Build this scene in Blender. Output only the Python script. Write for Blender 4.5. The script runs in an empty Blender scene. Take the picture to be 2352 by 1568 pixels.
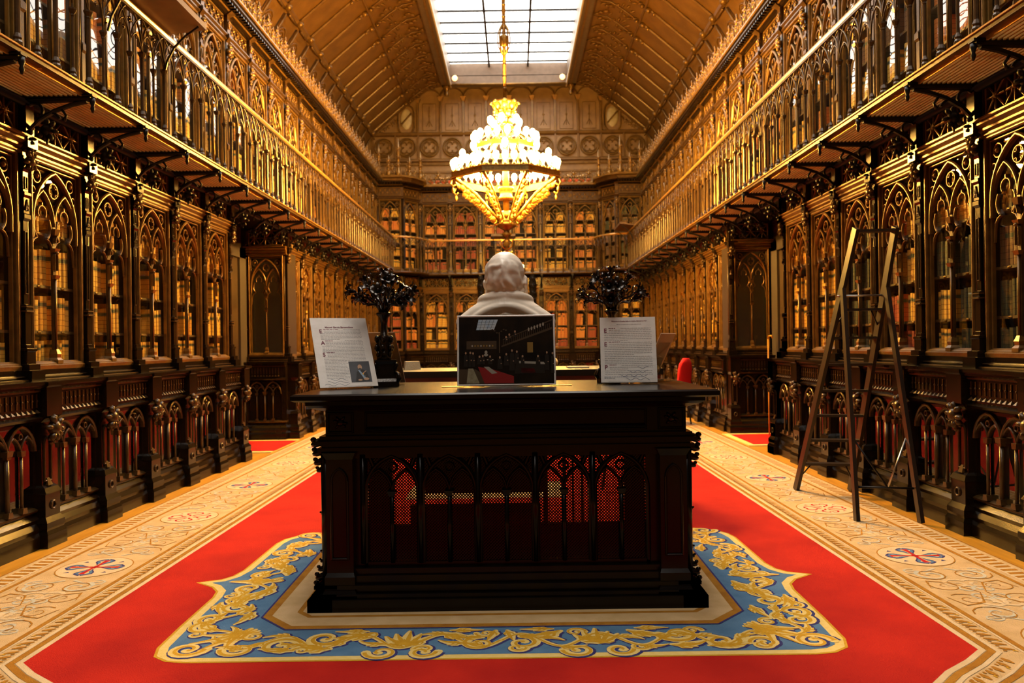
import bpy, math, random
import numpy as np
from mathutils import Matrix, Vector, noise as mnoise
random.seed(7)
SC = bpy.context.scene
COL = SC.collection
PI = math.pi
R = math.radians

# ------------------------------------------------------------------ camera, world, exposure
cam_d = bpy.data.cameras.new('camera')
cam = bpy.data.objects.new('camera', cam_d); COL.objects.link(cam)
cam.location = (0.09, 0.0, 1.5)
cam.rotation_euler = (R(90), R(0.8), 0)
cam_d.sensor_width = 36.0
cam_d.lens = 36.0 * 1800 / 2352
cam_d.shift_x = -7.1 / 2352
cam_d.shift_y = 5.9 / 2352
cam_d.clip_start = 0.05; cam_d.clip_end = 200
cam_d.dof.use_dof = True
cam_d.dof.focus_distance = 4.7
cam_d.dof.aperture_fstop = 2.8
SC.camera = cam
SC.view_settings.view_transform = 'Standard'
SC.view_settings.look = 'None'
SC.view_settings.gamma = 1
SC.view_settings.use_curve_mapping = False
SC.view_settings.exposure = 0.0
SC.cycles.max_bounces = 8
SC.cycles.transparent_max_bounces = 16
SC.cycles.sample_clamp_indirect = 4.0
SC.cycles.caustics_reflective = False
SC.cycles.caustics_refractive = False
SKY_STRENGTH = 8.5
BULB_STRENGTH = 800.0
W = bpy.data.worlds.new('sky'); SC.world = W; W.use_nodes = True
W.node_tree.nodes['Background'].inputs[0].default_value = (1.0, 0.88, 0.74, 1)
W.node_tree.nodes['Background'].inputs[1].default_value = SKY_STRENGTH
pl = bpy.data.lights.new('skylight_portal', 'AREA'); pl.shape = 'RECTANGLE'
pl.size = 3.7; pl.size_y = 26.5; pl.cycles.is_portal = True
po = bpy.data.objects.new('skylight_portal', pl); COL.objects.link(po); po.location = (0, 12.1, 10.47)

# ------------------------------------------------------------------ materials
def nt(name):
    m = bpy.data.materials.new(name); m.use_nodes = True
    return m, m.node_tree, m.node_tree.nodes['Principled BSDF']
def setp(b, **k):
    for a, v in k.items():
        if a in b.inputs: b.inputs[a].default_value = v
def mat(name, c, c2=None, rough=.5, metal=0., spec=.5, scale=8., bump=0., coat=0., stretch=(1, 1, 1), bscale=None, detail=4):
    m, t, b = nt(name)
    setp(b, **{'Roughness': rough, 'Metallic': metal, 'Specular IOR Level': spec, 'Coat Weight': coat, 'Coat Roughness': .15})
    b.inputs['Base Color'].default_value = (*c, 1)
    if c2 or bump:
        tc = t.nodes.new('ShaderNodeTexCoord'); mp = t.nodes.new('ShaderNodeMapping'); mp.inputs['Scale'].default_value = stretch
        t.links.new(tc.outputs['Object'], mp.inputs[0])
        n = t.nodes.new('ShaderNodeTexNoise'); n.inputs['Scale'].default_value = scale; n.inputs['Detail'].default_value = detail
        t.links.new(mp.outputs[0], n.inputs['Vector'])
        if c2:
            r = t.nodes.new('ShaderNodeValToRGB'); r.color_ramp.elements[0].color = (*c, 1); r.color_ramp.elements[1].color = (*c2, 1)
            r.color_ramp.elements[0].position = .35; r.color_ramp.elements[1].position = .68
            t.links.new(n.outputs[0], r.inputs[0]); t.links.new(r.outputs[0], b.inputs['Base Color'])
        if bump:
            n2 = t.nodes.new('ShaderNodeTexNoise'); n2.inputs['Scale'].default_value = bscale or scale * 4
            t.links.new(mp.outputs[0], n2.inputs['Vector'])
            bp = t.nodes.new('ShaderNodeBump'); bp.inputs['Strength'].default_value = bump; bp.inputs['Distance'].default_value = .01
            t.links.new(n2.outputs[0], bp.inputs['Height']); t.links.new(bp.outputs[0], b.inputs['Normal'])
    return m
M = {}
M['wood'] = mat('dark_walnut', (.006, .0034, .0015), (.012, .006, .0026), .20, spec=.22, scale=5, stretch=(1, 1, .3), bump=.05)
M['trim'] = mat('bronzed_walnut', (.040, .020, .005), (.075, .038, .010), .32, spec=.4, scale=14, bump=.12, metal=.15)
M['tracery'] = mat('gilded_tracery', (.17, .088, .018), (.105, .05, .010), .32, spec=.5, metal=.35, scale=12, bump=.12)
M['gilt'] = mat('gilded_trim', (.215, .115, .021), (.12, .062, .012), .33, spec=.5, metal=.45, scale=10, bump=.15)
M['black'] = mat('black_iron', (.004, .0032, .0026), (.007, .005, .004), .42, spec=.25)
M['desk'] = mat('ebonised_wood', (.0025, .0018, .0015), (.005, .0035, .003), .22, spec=.25, scale=9)
M['slat'] = mat('gallery_slats', (.80, .48, .11), (.62, .36, .08), .38, metal=.5, scale=6)
M['ceil'] = mat('gilt_leather_ceiling', (.20, .098, .018), (.14, .066, .012), .42, metal=.15, scale=3, bump=.35, bscale=22)
M['ceil_rib'] = mat('ceiling_rib_wood', (.17, .085, .017), (.115, .055, .011), .4, metal=.1, scale=6, bump=.2)
M['wallup'] = mat('upper_wall_paint', (.26, .15, .055), (.19, .105, .038), .5, scale=4, bump=.3, bscale=30)
M['frame'] = mat('skylight_frame_paint', (.13, .085, .055), (.10, .065, .04), .5)
M['parquet'] = mat('oak_floor', (.58, .27, .02), (.46, .20, .012), .42, scale=4, stretch=(6, .5, 1), bump=.05)
M['plaster'] = mat('plain_plaster', (.55, .45, .34), (.48, .39, .29), .8)
M['darkwall'] = mat('dark_panelling', (.03, .018, .009), (.05, .03, .014), .5, scale=3)
M['white'] = mat('white_paint', (.055, .046, .042), None, .5)
M['red'] = mat('red_wool', (.54, .022, .012), (.40, .014, .010), .95, spec=.1, scale=2.2, bump=.5, bscale=160, detail=8)
M['cream'] = mat('cream_wool', (.66, .46, .24), (.55, .37, .17), .95, spec=.1, scale=7, bump=.5, bscale=160)
M['ivory'] = mat('ivory_wool', (.70, .54, .33), (.62, .46, .26), .95, spec=.1, scale=9, bump=.4, bscale=160)
M['ochre'] = mat('ochre_wool', (.44, .20, .025), (.34, .14, .018), .95, spec=.1, scale=12, bump=.5, bscale=160)
M['yellow'] = mat('pale_gold_wool', (.80, .56, .16), (.84, .62, .22), .95, spec=.1, scale=30, bump=.5, bscale=160)
M['gold'] = mat('deep_gold_wool', (.66, .36, .03), (.58, .30, .02), .95, spec=.1, scale=30, bump=.5, bscale=160)
M['blue'] = mat('sky_blue_wool', (.11, .22, .36), (.085, .18, .31), .95, spec=.1, scale=10, bump=.5, bscale=160)
M['navy'] = mat('navy_wool', (.04, .035, .13), (.05, .05, .17), .95, spec=.1, scale=30)
M['greyblue'] = mat('grey_blue_wool', (.50, .48, .38), (.56, .52, .40), .95, spec=.1, scale=20)
M['crimson'] = mat('crimson_wool', (.45, .02, .02), None, .95, spec=.1)
M['marble'] = mat('white_marble', (.90, .82, .70), (.84, .75, .62), .35, spec=.5, scale=3, bump=.04)
M['bronze'] = mat('dark_bronze', (.018, .014, .012), (.03, .022, .016), .24, spec=.8, metal=.6, scale=20, bump=.1)
M['brass'] = mat('gilded_brass', (.60, .35, .065), (.42, .22, .035), .3, metal=.85, scale=30, bump=.3)
M['brassd'] = mat('aged_brass', (.24, .14, .035), (.13, .075, .02), .35, metal=.8, scale=30, bump=.3)
M['paper'] = mat('printed_paper', (.82, .79, .75), (.74, .70, .65), .35, scale=10, bump=.25, bscale=16)
M['cardb'] = mat('board_back', (.50, .38, .28), None, .7)
M['maroon'] = mat('maroon_ink', (.16, .02, .05), None, .6)
M['grey'] = mat('grey_ink', (.36, .35, .35), None, .6)
M['greyd'] = mat('blue_grey_ink', (.22, .25, .32), None, .6)
M['redchair'] = mat('red_fabric', (.75, .006, .006), (.66, .004, .004), .8, scale=60)
M['redleather'] = mat('dark_red_leather', (.13, .01, .008), (.09, .007, .006), .4)
M['ladder'] = mat('dark_stained_beech', (.013, .007, .004), (.022, .012, .006), .38, scale=6, stretch=(1, 1, .2))
M['steel'] = mat('steel', (.5, .5, .48), None, .3, metal=1)
M['cane'] = mat('varnished_cane', (.62, .26, .03), (.5, .2, .02), .4)
M['shelf'] = mat('shelf_wood', (.12, .06, .02), (.08, .04, .014), .5)
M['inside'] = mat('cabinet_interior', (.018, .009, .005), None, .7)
M['rail'] = mat('polished_handrail', (.42, .22, .04), (.34, .17, .03), .28, metal=.3, scale=6)
M['pinkglass'] = mat('red_cresting_paint', (.55, .10, .05), None, .5)
M['shield'] = mat('painted_shield', (.5, .42, .26), (.4, .33, .2), .5)
# glass: physical mix of straight transmission and mirror reflection by Fresnel
def glassmat(name, ior, tint=(1, 1, 1), rough=.0, wavy=0.):
    m = bpy.data.materials.new(name); m.use_nodes = True; t = m.node_tree; t.nodes.clear()
    o = t.nodes.new('ShaderNodeOutputMaterial'); mx = t.nodes.new('ShaderNodeMixShader')
    fr = t.nodes.new('ShaderNodeFresnel'); fr.inputs['IOR'].default_value = ior
    tr = t.nodes.new('ShaderNodeBsdfTransparent'); tr.inputs[0].default_value = (*tint, 1)
    gl = t.nodes.new('ShaderNodeBsdfGlossy'); gl.inputs['Roughness'].default_value = rough
    ge = t.nodes.new('ShaderNodeNewGeometry'); sb = t.nodes.new('ShaderNodeMath'); sb.operation = 'SUBTRACT'; sb.inputs[0].default_value = 1.0
    ml = t.nodes.new('ShaderNodeMath'); ml.operation = 'MULTIPLY'; t.links.new(ge.outputs['Backfacing'], sb.inputs[1])   # no mirror image on the inner side of the thin pane
    t.links.new(fr.outputs[0], ml.inputs[0]); t.links.new(sb.outputs[0], ml.inputs[1])
    t.links.new(ml.outputs[0], mx.inputs[0]); t.links.new(tr.outputs[0], mx.inputs[1]); t.links.new(gl.outputs[0], mx.inputs[2])
    if wavy:
        tc = t.nodes.new('ShaderNodeTexCoord'); n = t.nodes.new('ShaderNodeTexNoise'); n.inputs['Scale'].default_value = 1.3; n.inputs['Detail'].default_value = .3
        bp = t.nodes.new('ShaderNodeBump'); bp.inputs['Distance'].default_value = wavy; bp.inputs['Strength'].default_value = 1.
        sp_ = t.nodes.new('ShaderNodeSeparateXYZ'); t.links.new(tc.outputs['Object'], sp_.inputs[0])
        sg_ = t.nodes.new('ShaderNodeMath'); sg_.operation = 'MULTIPLY_ADD'; sg_.inputs[1].default_value = -.8; t.links.new(sp_.outputs[2], sg_.inputs[0]); t.links.new(n.outputs[0], sg_.inputs[2])   # tilt added to the reflection normal so upright panes mirror the skylight
        t.links.new(tc.outputs['Object'], n.inputs['Vector']); t.links.new(sg_.outputs[0], bp.inputs['Height']); t.links.new(bp.outputs[0], gl.inputs['Normal'])
    t.links.new(mx.outputs[0], o.inputs[0]); return m
M['glass'] = glassmat('cabinet_glass', 1.95, (.93, .95, .92), .01)
M['oldglass'] = glassmat('wavy_old_glass', 1.95, (.93, .95, .92), .0, wavy=.15)
M['acrylic'] = glassmat('clear_acrylic', 1.5, (.93, .93, .93), .02)
M['skyglass'] = glassmat('skylight_glass', 1.2, (.96, .98, 1.0))
def emis(name, c, s):
    m, t, b = nt(name); b.inputs['Base Color'].default_value = (*c, 1)
    b.inputs['Emission Color'].default_value = (*c, 1); b.inputs['Emission Strength'].default_value = s; return m
M['bulb'] = emis('lit_bulb', (1.0, .52, .095), BULB_STRENGTH)
M['lampw'] = emis('small_globe_lamp', (1.0, .62, .28), 2.5)
# book leather: tint attribute for the binding, UV height for raised cords and title labels
m, t, b = nt('book_leather'); M['book'] = m
at = t.nodes.new('ShaderNodeAttribute'); at.attribute_name = 'tint'
uv = t.nodes.new('ShaderNodeUVMap'); sx = t.nodes.new('ShaderNodeSeparateXYZ'); t.links.new(uv.outputs[0], sx.inputs[0])
def mth(op, a, bb=None):
    n = t.nodes.new('ShaderNodeMath'); n.operation = op
    for i, v in enumerate((a, bb)):
        if v is None: continue
        if hasattr(v, 'links'): t.links.new(v, n.inputs[i])
        else: n.inputs[i].default_value = v
    return n.outputs[0]
fz = mth('FRACT', mth('MULTIPLY', sx.outputs[1], 6.0)); band = mth('LESS_THAN', fz, .10)
lab = mth('MULTIPLY', mth('GREATER_THAN', sx.outputs[1], .70), mth('LESS_THAN', sx.outputs[1], .82))
lab = mth('MULTIPLY', lab, mth('GREATER_THAN', sx.outputs[0], .35))
mx1 = t.nodes.new('ShaderNodeMixRGB'); mx1.blend_type = 'MULTIPLY'; mx1.inputs[2].default_value = (.35, .25, .18, 1)
t.links.new(band, mx1.inputs[0]); t.links.new(at.outputs['Color'], mx1.inputs[1])
mx2 = t.nodes.new('ShaderNodeMixRGB'); mx2.inputs[2].default_value = (.06, .075, .045, 1)
t.links.new(lab, mx2.inputs[0]); t.links.new(mx1.outputs[0], mx2.inputs[1]); t.links.new(mx2.outputs[0], b.inputs['Base Color'])
setp(b, **{'Roughness': .5})

# ------------------------------------------------------------------ mesh builder
class MB:
    def __init__(s): s.v = []; s.f = []; s.mi = []; s.sm = []; s.mats = []; s.T = Matrix.Identity(4)
    def _m(s, m):
        if m is None: return 0
        if m not in s.mats: s.mats.append(m)
        return s.mats.index(m)
    def add(s, vs, fs, m=None, smooth=False):
        o = len(s.v); T = s.T; flip = T.determinant() < 0
        s.v += [tuple(T @ Vector(p)) for p in vs]
        mi = s._m(m)
        for f in fs:
            f = [i + o for i in f]
            if flip: f = f[::-1]
            s.f.append(f); s.mi.append(mi); s.sm.append(smooth)
        return s
    def box(s, x0, x1, y0, y1, z0, z1, m=None):
        return s.add([(x0, y0, z0), (x1, y0, z0), (x1, y1, z0), (x0, y1, z0), (x0, y0, z1), (x1, y0, z1), (x1, y1, z1), (x0, y1, z1)],
                     [(0, 3, 2, 1), (4, 5, 6, 7), (0, 1, 5, 4), (1, 2, 6, 5), (2, 3, 7, 6), (3, 0, 4, 7)], m)
    def frus(s, a, b, m=None):   # a,b = (x0,x1,y0,y1,z)
        vs = []
        for q in (a, b): vs += [(q[0], q[2], q[4]), (q[1], q[2], q[4]), (q[1], q[3], q[4]), (q[0], q[3], q[4])]
        return s.add(vs, [(0, 3, 2, 1), (4, 5, 6, 7), (0, 1, 5, 4), (1, 2, 6, 5), (2, 3, 7, 6), (3, 0, 4, 7)], m)
    def stack(s, cx, yb, st, m=None):  # st: list of (hw, yf, z)
        for a, b in zip(st, st[1:]):
            if b[2] - a[2] < 1e-6: continue
            s.frus((cx - a[0], cx + a[0], a[1], yb, a[2]), (cx - b[0], cx + b[0], b[1], yb, b[2]), m)
        return s
    def mould(s, x0, x1, prof, yb, m=None):  # prof (y,z) bottom to top; closed to back yb
        n = len(prof); pts = list(prof) + [(yb, prof[-1][1]), (yb, prof[0][1])]; k = len(pts)
        vs = [(x0, y, z) for y, z in pts] + [(x1, y, z) for y, z in pts]
        fs = [(i, i + k, (i + 1) % k + k, (i + 1) % k) for i in range(k)]
        fs = [f[::-1] for f in fs]
        fs += [list(range(k)), list(range(2 * k - 1, k - 1, -1))]
        return s.add(vs, fs, m)
    def tube(s, pts, r, n=8, m=None, cap=True, smooth=True):
        pts = [Vector(p) for p in pts]; rs = r if isinstance(r, (list, tuple)) else [r] * len(pts)
        vs = []; up = None
        for i, p in enumerate(pts):
            d = (pts[min(i + 1, len(pts) - 1)] - pts[max(i - 1, 0)])
            if d.length < 1e-9: d = Vector((0, 0, 1))
            d.normalize()
            if up is None:
                up = d.orthogonal().normalized()
            up = (up - d * up.dot(d))
            if up.length < 1e-6: up = d.orthogonal()
            up.normalize(); sd = d.cross(up)
            for j in range(n):
                a = 2 * PI * j / n
                vs.append(tuple(p + (up * math.cos(a) + sd * math.sin(a)) * rs[i]))
        fs = []
        for i in range(len(pts) - 1):
            for j in range(n):
                fs.append((i * n + j, i * n + (j + 1) % n, (i + 1) * n + (j + 1) % n, (i + 1) * n + j))
        if cap: fs += [list(range(n))[::-1], [(len(pts) - 1) * n + j for j in range(n)]]
        return s.add(vs, fs, m, smooth)
    def lathe(s, prof, c=(0, 0, 0), n=16, m=None, smooth=True, a0=0.):
        vs = []
        for r, z in prof:
            for j in range(n):
                a = a0 + 2 * PI * j / n; vs.append((c[0] + r * math.cos(a), c[1] + r * math.sin(a), c[2] + z))
        fs = []
        for i in range(len(prof) - 1):
            for j in range(n):
                fs.append((i * n + j, i * n + (j + 1) % n, (i + 1) * n + (j + 1) % n, (i + 1) * n + j))
        fs += [list(range(n))[::-1], [(len(prof) - 1) * n + j for j in range(n)]]
        return s.add(vs, fs, m, smooth)
    def ball(s, c, r, m=None, nu=8, nv=6, rot=None):
        r = r if isinstance(r, (tuple, list)) else (r, r, r)
        vs = []; fs = []
        Rm = rot or Matrix.Identity(3)
        for i in range(nv + 1):
            ph = PI * i / nv
            for j in range(nu):
                a = 2 * PI * j / nu
                q = Rm @ Vector((r[0] * math.sin(ph) * math.cos(a), r[1] * math.sin(ph) * math.sin(a), r[2] * math.cos(ph)))
                vs.append((c[0] + q.x, c[1] + q.y, c[2] + q.z))
        for i in range(nv):
            for j in range(nu):
                fs.append((i * nu + j, (i + 1) * nu + j, (i + 1) * nu + (j + 1) % nu, i * nu + (j + 1) % nu))
        return s.add(vs, fs, m, True)
    def bar(s, path, w, y0, y1, m=None, closed=False, ch=.35, pl='xz'):
        # path of 2D points in x,z; a moulded bar of width w from front y0 to back y1
        P = [Vector(p) for p in path]; n = len(P)
        if n < 2: return s
        c = w * ch; sec = [(-w / 2, y1), (-w / 2, y0 + c), (-w / 2 + c, y0), (w / 2 - c, y0), (w / 2, y0 + c), (w / 2, y1)]
        k = len(sec); vs = []
        for i in range(n):
            a = P[(i - 1) % n] if (closed or i > 0) else P[i]; b = P[(i + 1) % n] if (closed or i < n - 1) else P[i]
            d1 = (P[i] - a); d2 = (b - P[i])
            if d1.length < 1e-9: d1 = d2
            if d2.length < 1e-9: d2 = d1
            d1 = d1.normalized(); d2 = d2.normalized(); d = (d1 + d2)
            d = d.normalized() if d.length > 1e-6 else d1
            nn = Vector((-d.y, d.x)); sc = 1 / max(.45, abs(nn.dot(Vector((-d1.y, d1.x)))))
            for o, y in sec:
                q = P[i] + nn * o * sc
                vs.append((q.x, y, q.y) if pl == 'xz' else ((y, q.x, q.y) if pl == 'yz' else (q.x, q.y, y)))
        fs = []
        for i in range(n if closed else n - 1):
            for j in range(k - 1):
                fs.append((i * k + j, i * k + j + 1, ((i + 1) % n) * k + j + 1, ((i + 1) % n) * k + j))
            fs.append((i * k + k - 1, i * k, ((i + 1) % n) * k, ((i + 1) % n) * k + k - 1))
        if not closed: fs += [list(range(k))[::-1], [(n - 1) * k + j for j in range(k)]]
        return s.add(vs, fs, m)
    def plate(s, poly, z0, z1, m=None):   # horizontal plate of 2D polygon
        n = len(poly); vs = [(x, y, z0) for x, y in poly] + [(x, y, z1) for x, y in poly]
        fs = [list(range(n))[::-1], [n + i for i in range(n)]] + [(i, (i + 1) % n, (i + 1) % n + n, i + n) for i in range(n)]
        return s.add(vs, fs, m)
    def ribbon(s, path, w, z, m=None, closed=False, off=0.):
        P = [Vector(p[:2]) for p in path]; n = len(P); ws = w if isinstance(w, (list, tuple)) else [w] * n
        vs = []
        for i in range(n):
            a = P[(i - 1) % n] if (closed or i > 0) else P[i]; b = P[(i + 1) % n] if (closed or i < n - 1) else P[i]
            d1 = (P[i] - a); d2 = (b - P[i])
            if d1.length < 1e-9: d1 = d2
            if d2.length < 1e-9: d2 = d1
            d1.normalize(); d2.normalize(); d = d1 + d2
            d = d.normalized() if d.length > 1e-6 else d1
            nn = Vector((-d.y, d.x)); sc = 1 / max(.5, abs(nn.dot(Vector((-d1.y, d1.x)))))
            for o in (off - ws[i] / 2, off + ws[i] / 2):
                q = P[i] + nn * o * sc; vs.append((q.x, q.y, z + i * 1.6e-6))
        fs = []
        for i in range(n if closed else n - 1):
            j = (i + 1) % n; fs.append((2 * i, 2 * j, 2 * j + 1, 2 * i + 1))
        return s.add(vs, fs, m)
    def disc(s, cx, cy, r, z, m=None, n=28, ry=None):
        ry = ry or r
        return s.add([(cx + r * math.cos(2 * PI * i / n), cy + ry * math.sin(2 * PI * i / n), z) for i in range(n)], [list(range(n))], m)
    def leaves(s, c, size, m=None, n=7, seed=0, yflat=.6):   # carved foliage boss
        rd = random.Random(seed)
        s.ball(c, (size * .45, size * .4 * yflat, size * .45), m, 7, 5)
        for i in range(n):
            a = 2 * PI * i / n + rd.uniform(-.3, .3); rr = size * .55
            q = (c[0] + rr * math.cos(a), c[1] - size * .12 * rd.random(), c[2] + rr * math.sin(a))
            rot = Matrix.Rotation(-a, 3, 'Y')
            s.ball(q, (size * .30, size * .24 * yflat, size * .16), m, 6, 4, rot)
        return s
    def mesh(s, name):
        me = bpy.data.meshes.new(name); me.from_pydata(s.v, [], s.f)
        for k in s.mats: me.materials.append(M[k] if isinstance(k, str) else k)
        if s.f:
            me.polygons.foreach_set('material_index', s.mi); me.polygons.foreach_set('use_smooth', s.sm)
        me.update(); return me
    def obj(s, name, parent=None, **k):
        o = bpy.data.objects.new(name, s.mesh(name)); COL.objects.link(o)
        if parent: o.parent = parent
        for a, v in k.items(): o[a] = v
        return o
def thing(name, label, cat, loc=(0, 0, 0), rz=0., group=None):
    o = bpy.data.objects.new(name, None); COL.objects.link(o); o.empty_display_size = .1
    o.location = loc; o.rotation_euler = (0, 0, rz); o['label'] = label; o['category'] = cat
    if group: o['group'] = group
    return o
def tag(o, label, cat, group=None):
    o['label'] = label; o['category'] = cat
    if group: o['group'] = group
    return o
def struct(o): o['kind'] = 'structure'; return o
CH = {}
def kids(o):
    return [c for c in COL.objects if c.parent == o]
def proto_list(o):  # cached tree
    if o.name not in CH: CH[o.name] = [(c, [(d, []) for d in kids(c)]) for c in kids(o)]
    return CH[o.name]
def dup(root, loc, rz, label, group=None, scale=None):
    r = root.copy(); COL.objects.link(r); r.location = loc; r.rotation_euler = (0, 0, rz); r['label'] = label
    if scale: r.scale = scale
    if group: r['group'] = group
    for c, sub in proto_list(root):
        q = c.copy(); COL.objects.link(q); q.parent = r
        for d, _ in sub:
            e = d.copy(); COL.objects.link(e); e.parent = q
    return r
def arch(x0, x1, z, h, n=7):
    s_ = (x1 - x0) / 2; xc = (x0 + x1) / 2; c = (h * h - s_ * s_) / (2 * s_); r = c + s_
    L = []; a_end = math.atan2(h, -c)
    for i in range(n + 1):
        a = PI + (a_end - PI) * i / n; L.append((xc + c + r * math.cos(a), z + r * math.sin(a)))
    return L + [(2 * xc - p[0], p[1]) for p in L[-2::-1]]
def arc(cx, cz, r, a0, a1, n=8):
    return [(cx + r * math.cos(R(a0 + (a1 - a0) * i / n)), cz + r * math.sin(R(a0 + (a1 - a0) * i / n))) for i in range(n + 1)]
# ------------------------------------------------------------------ room dimensions
U = 3.72; BW = 0.87; GZ = 3.5; YE = 22.75; YW = 26.0; XW = 4.5; XO = 5.1; YB = -2.6
# ------------------------------------------------------------------ shell
def shell():
    m = MB(); m.box(-5.2, 5.2, YB - .1, YW, -.1, 0, 'parquet'); struct(m.obj('floor'))
    for sgn, nm in ((-1, 'left'), (1, 'right')):
        m = MB()
        m.box(*sorted((sgn * 4.38, sgn * 4.48)), YB, YE + .6, 0, 6.1, 'darkwall')
        m.box(*sorted((sgn * 3.70, sgn * 5.2)), YB, YE + .6, 6.06, 6.10, 'wallup')
        m.box(*sorted((sgn * 5.1, sgn * 5.2)), YB, YW, 6.1, 7.65, 'wallup')
        struct(m.obj('wall_' + nm))
    m = MB(); m.box(-5.2, 5.2, YB - .1, YB, 0, 10.6, 'darkwall'); struct(m.obj('wall_back'))
    m = MB(); m.box(-5.2, 5.2, YW, YW + .1, 6.1, 10.6, 'wallup'); m.box(-4.4, 4.4, YE + .55, YE + .65, 0, 6.1, 'darkwall')
    m.box(-5.2, 5.2, YE - .02, YW, 6.04, 6.10, 'wallup')
    # upper end wall relief : roundels, mullioned panels, fan arches
    y = YW
    for x in np.arange(-4.54, 4.6, .757):
        m.box(x - .025, x + .025, y - .07, y, 7.62, 8.45, 'ceil_rib')
    m.mould(-4.6, 4.6, [(y, 7.56), (y - .10, 7.58), (y - .10, 7.64), (y - .04, 7.68)], y, 'ceil_rib')
    m.mould(-4.6, 4.6, [(y, 8.42), (y - .08, 8.45), (y - .12, 8.52), (y - .04, 8.56)], y, 'ceil_rib')
    m.mould(-4.9, 4.9, [(y, 7.45), (y - .06, 7.46), (y - .06, 7.50), (y, 7.52)], y, 'gilt')
    m.box(-4.9, 4.9, y - .05, y, 7.2, 7.26, 'ceil_rib')
    for x in np.arange(-4.6, 4.7, 1.15): m.box(x - .02, x + .02, y - .03, y, 6.1, 7.2, 'ceil_rib')
    for i in range(12):
        cx = (i - 5.5) * .757; cz = 8.05
        m.bar(arc(cx, cz, .30, 0, 360, 28)[:-1], .045, y - .08, y, 'gilt', closed=True)
        m.bar(arc(cx, cz, .24, 0, 360, 24)[:-1], .02, y - .05, y, 'gilt', closed=True)
        for q in range(4):
            a = R(45 + 90 * q); m.bar(arc(cx + .11 * math.cos(a), cz + .11 * math.sin(a), .10, math.degrees(a) - 125, math.degrees(a) + 125, 9), .022, y - .06, y, 'gilt')
    def ztop(x):
        return np.interp(abs(x), [2.15, 2.6, 2.9, 3.35, 4.5], [10.08, 10.0, 9.8, 9.45, 8.48])
    for i in range(-4, 5):
        x = i * .757 + .0; zt = min(9.55, ztop(x) - .2)
        m.box(x - .035, x + .035, y - .12, y, 8.5, zt, 'ceil_rib'); m.box(x - .015, x + .015, y - .15, y, 8.5, zt, 'gilt')
        m.frus((x - .04, x + .04, y - .13, y, zt), (x - .10, x + .10, y - .2, y, zt + .14), 'gilt')
        if i < 4 and ztop(x) > 9.7 and ztop(x + .757) > 9.7:
            m.bar([(p[0], p[1]) for p in arch(x, x + .757, zt + .14, .30, 8)], .03, y - .10, y, 'gilt')
    for i in range(-4, 4):
        cx = (i + .5) * .757
        if ztop(abs(cx) + .37) < 9.6: continue
        m.bar([(cx - .22, 8.62), (cx - .22, 9.5), (cx + .22, 9.5), (cx + .22, 8.62)], .015, y - .02, y, 'gilt', closed=True)
        m.bar([(cx, 8.75), (cx, 9.4)], .02, y - .03, y, 'gilt'); m.bar([(cx - .10, 8.75), (cx, 8.95), (cx + .10, 8.75)], .015, y - .03, y, 'gilt')
        m.leaves((cx, y - .02, 9.1), .06, 'gilt', 5, i)
    for sg in (-1, 1):     # shield medallions in the gable corners
        cx = sg * 3.42
        m.bar([(cx - .26, 8.72), (cx - .26, 9.2)] + arch(cx - .26, cx + .26, 9.2, .26, 6)[1:-1] + [(cx + .26, 9.2), (cx + .26, 8.72)] + arc(cx, 8.74, .26, 0, -180, 8), .05, y - .09, y, 'gilt', closed=True)
        m.ball((cx, y, 9.0), (.20, .06, .34), 'shield', 12, 8)
        m.bar([(cx + .18, 9.18), (cx - .16, 8.8)], .05, y - .10, y, 'gilt')
        for k in range(5): m.leaves((sg * (3.75 + .13 * k), y, 8.95 - .09 * k), .12, 'gilt', 5, k)
    struct(m.obj('wall_end'))
    # ceiling : sloping panels, ribs, coving
    m = MB(); prof = [(XO, 7.6), (XW, 8.48), (3.35, 9.45), (2.9, 9.80), (2.6, 10.0), (2.12, 10.08)]
    for sg in (-1, 1):
        for a, b in zip(prof, prof[1:]):
            q = [(sg * a[0], YB, a[1]), (sg * b[0], YB, b[1]), (sg * b[0], YW, b[1]), (sg * a[0], YW, a[1])]
            q += [(x + sg * .05, y, z + .08) for x, y, z in q]
            m.add(q, [(0, 1, 2, 3), (7, 6, 5, 4), (0, 4, 5, 1), (2, 6, 7, 3)], 'ceil')
    m.box(-2.15, 2.15, YB, -1.1, 10.08, 10.16, 'ceil'); m.box(-2.15, 2.15, 25.35, YW, 10.08, 10.16, 'ceil')
    struct(m.obj('ceiling'))
    m = MB(); g = MB()
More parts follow.
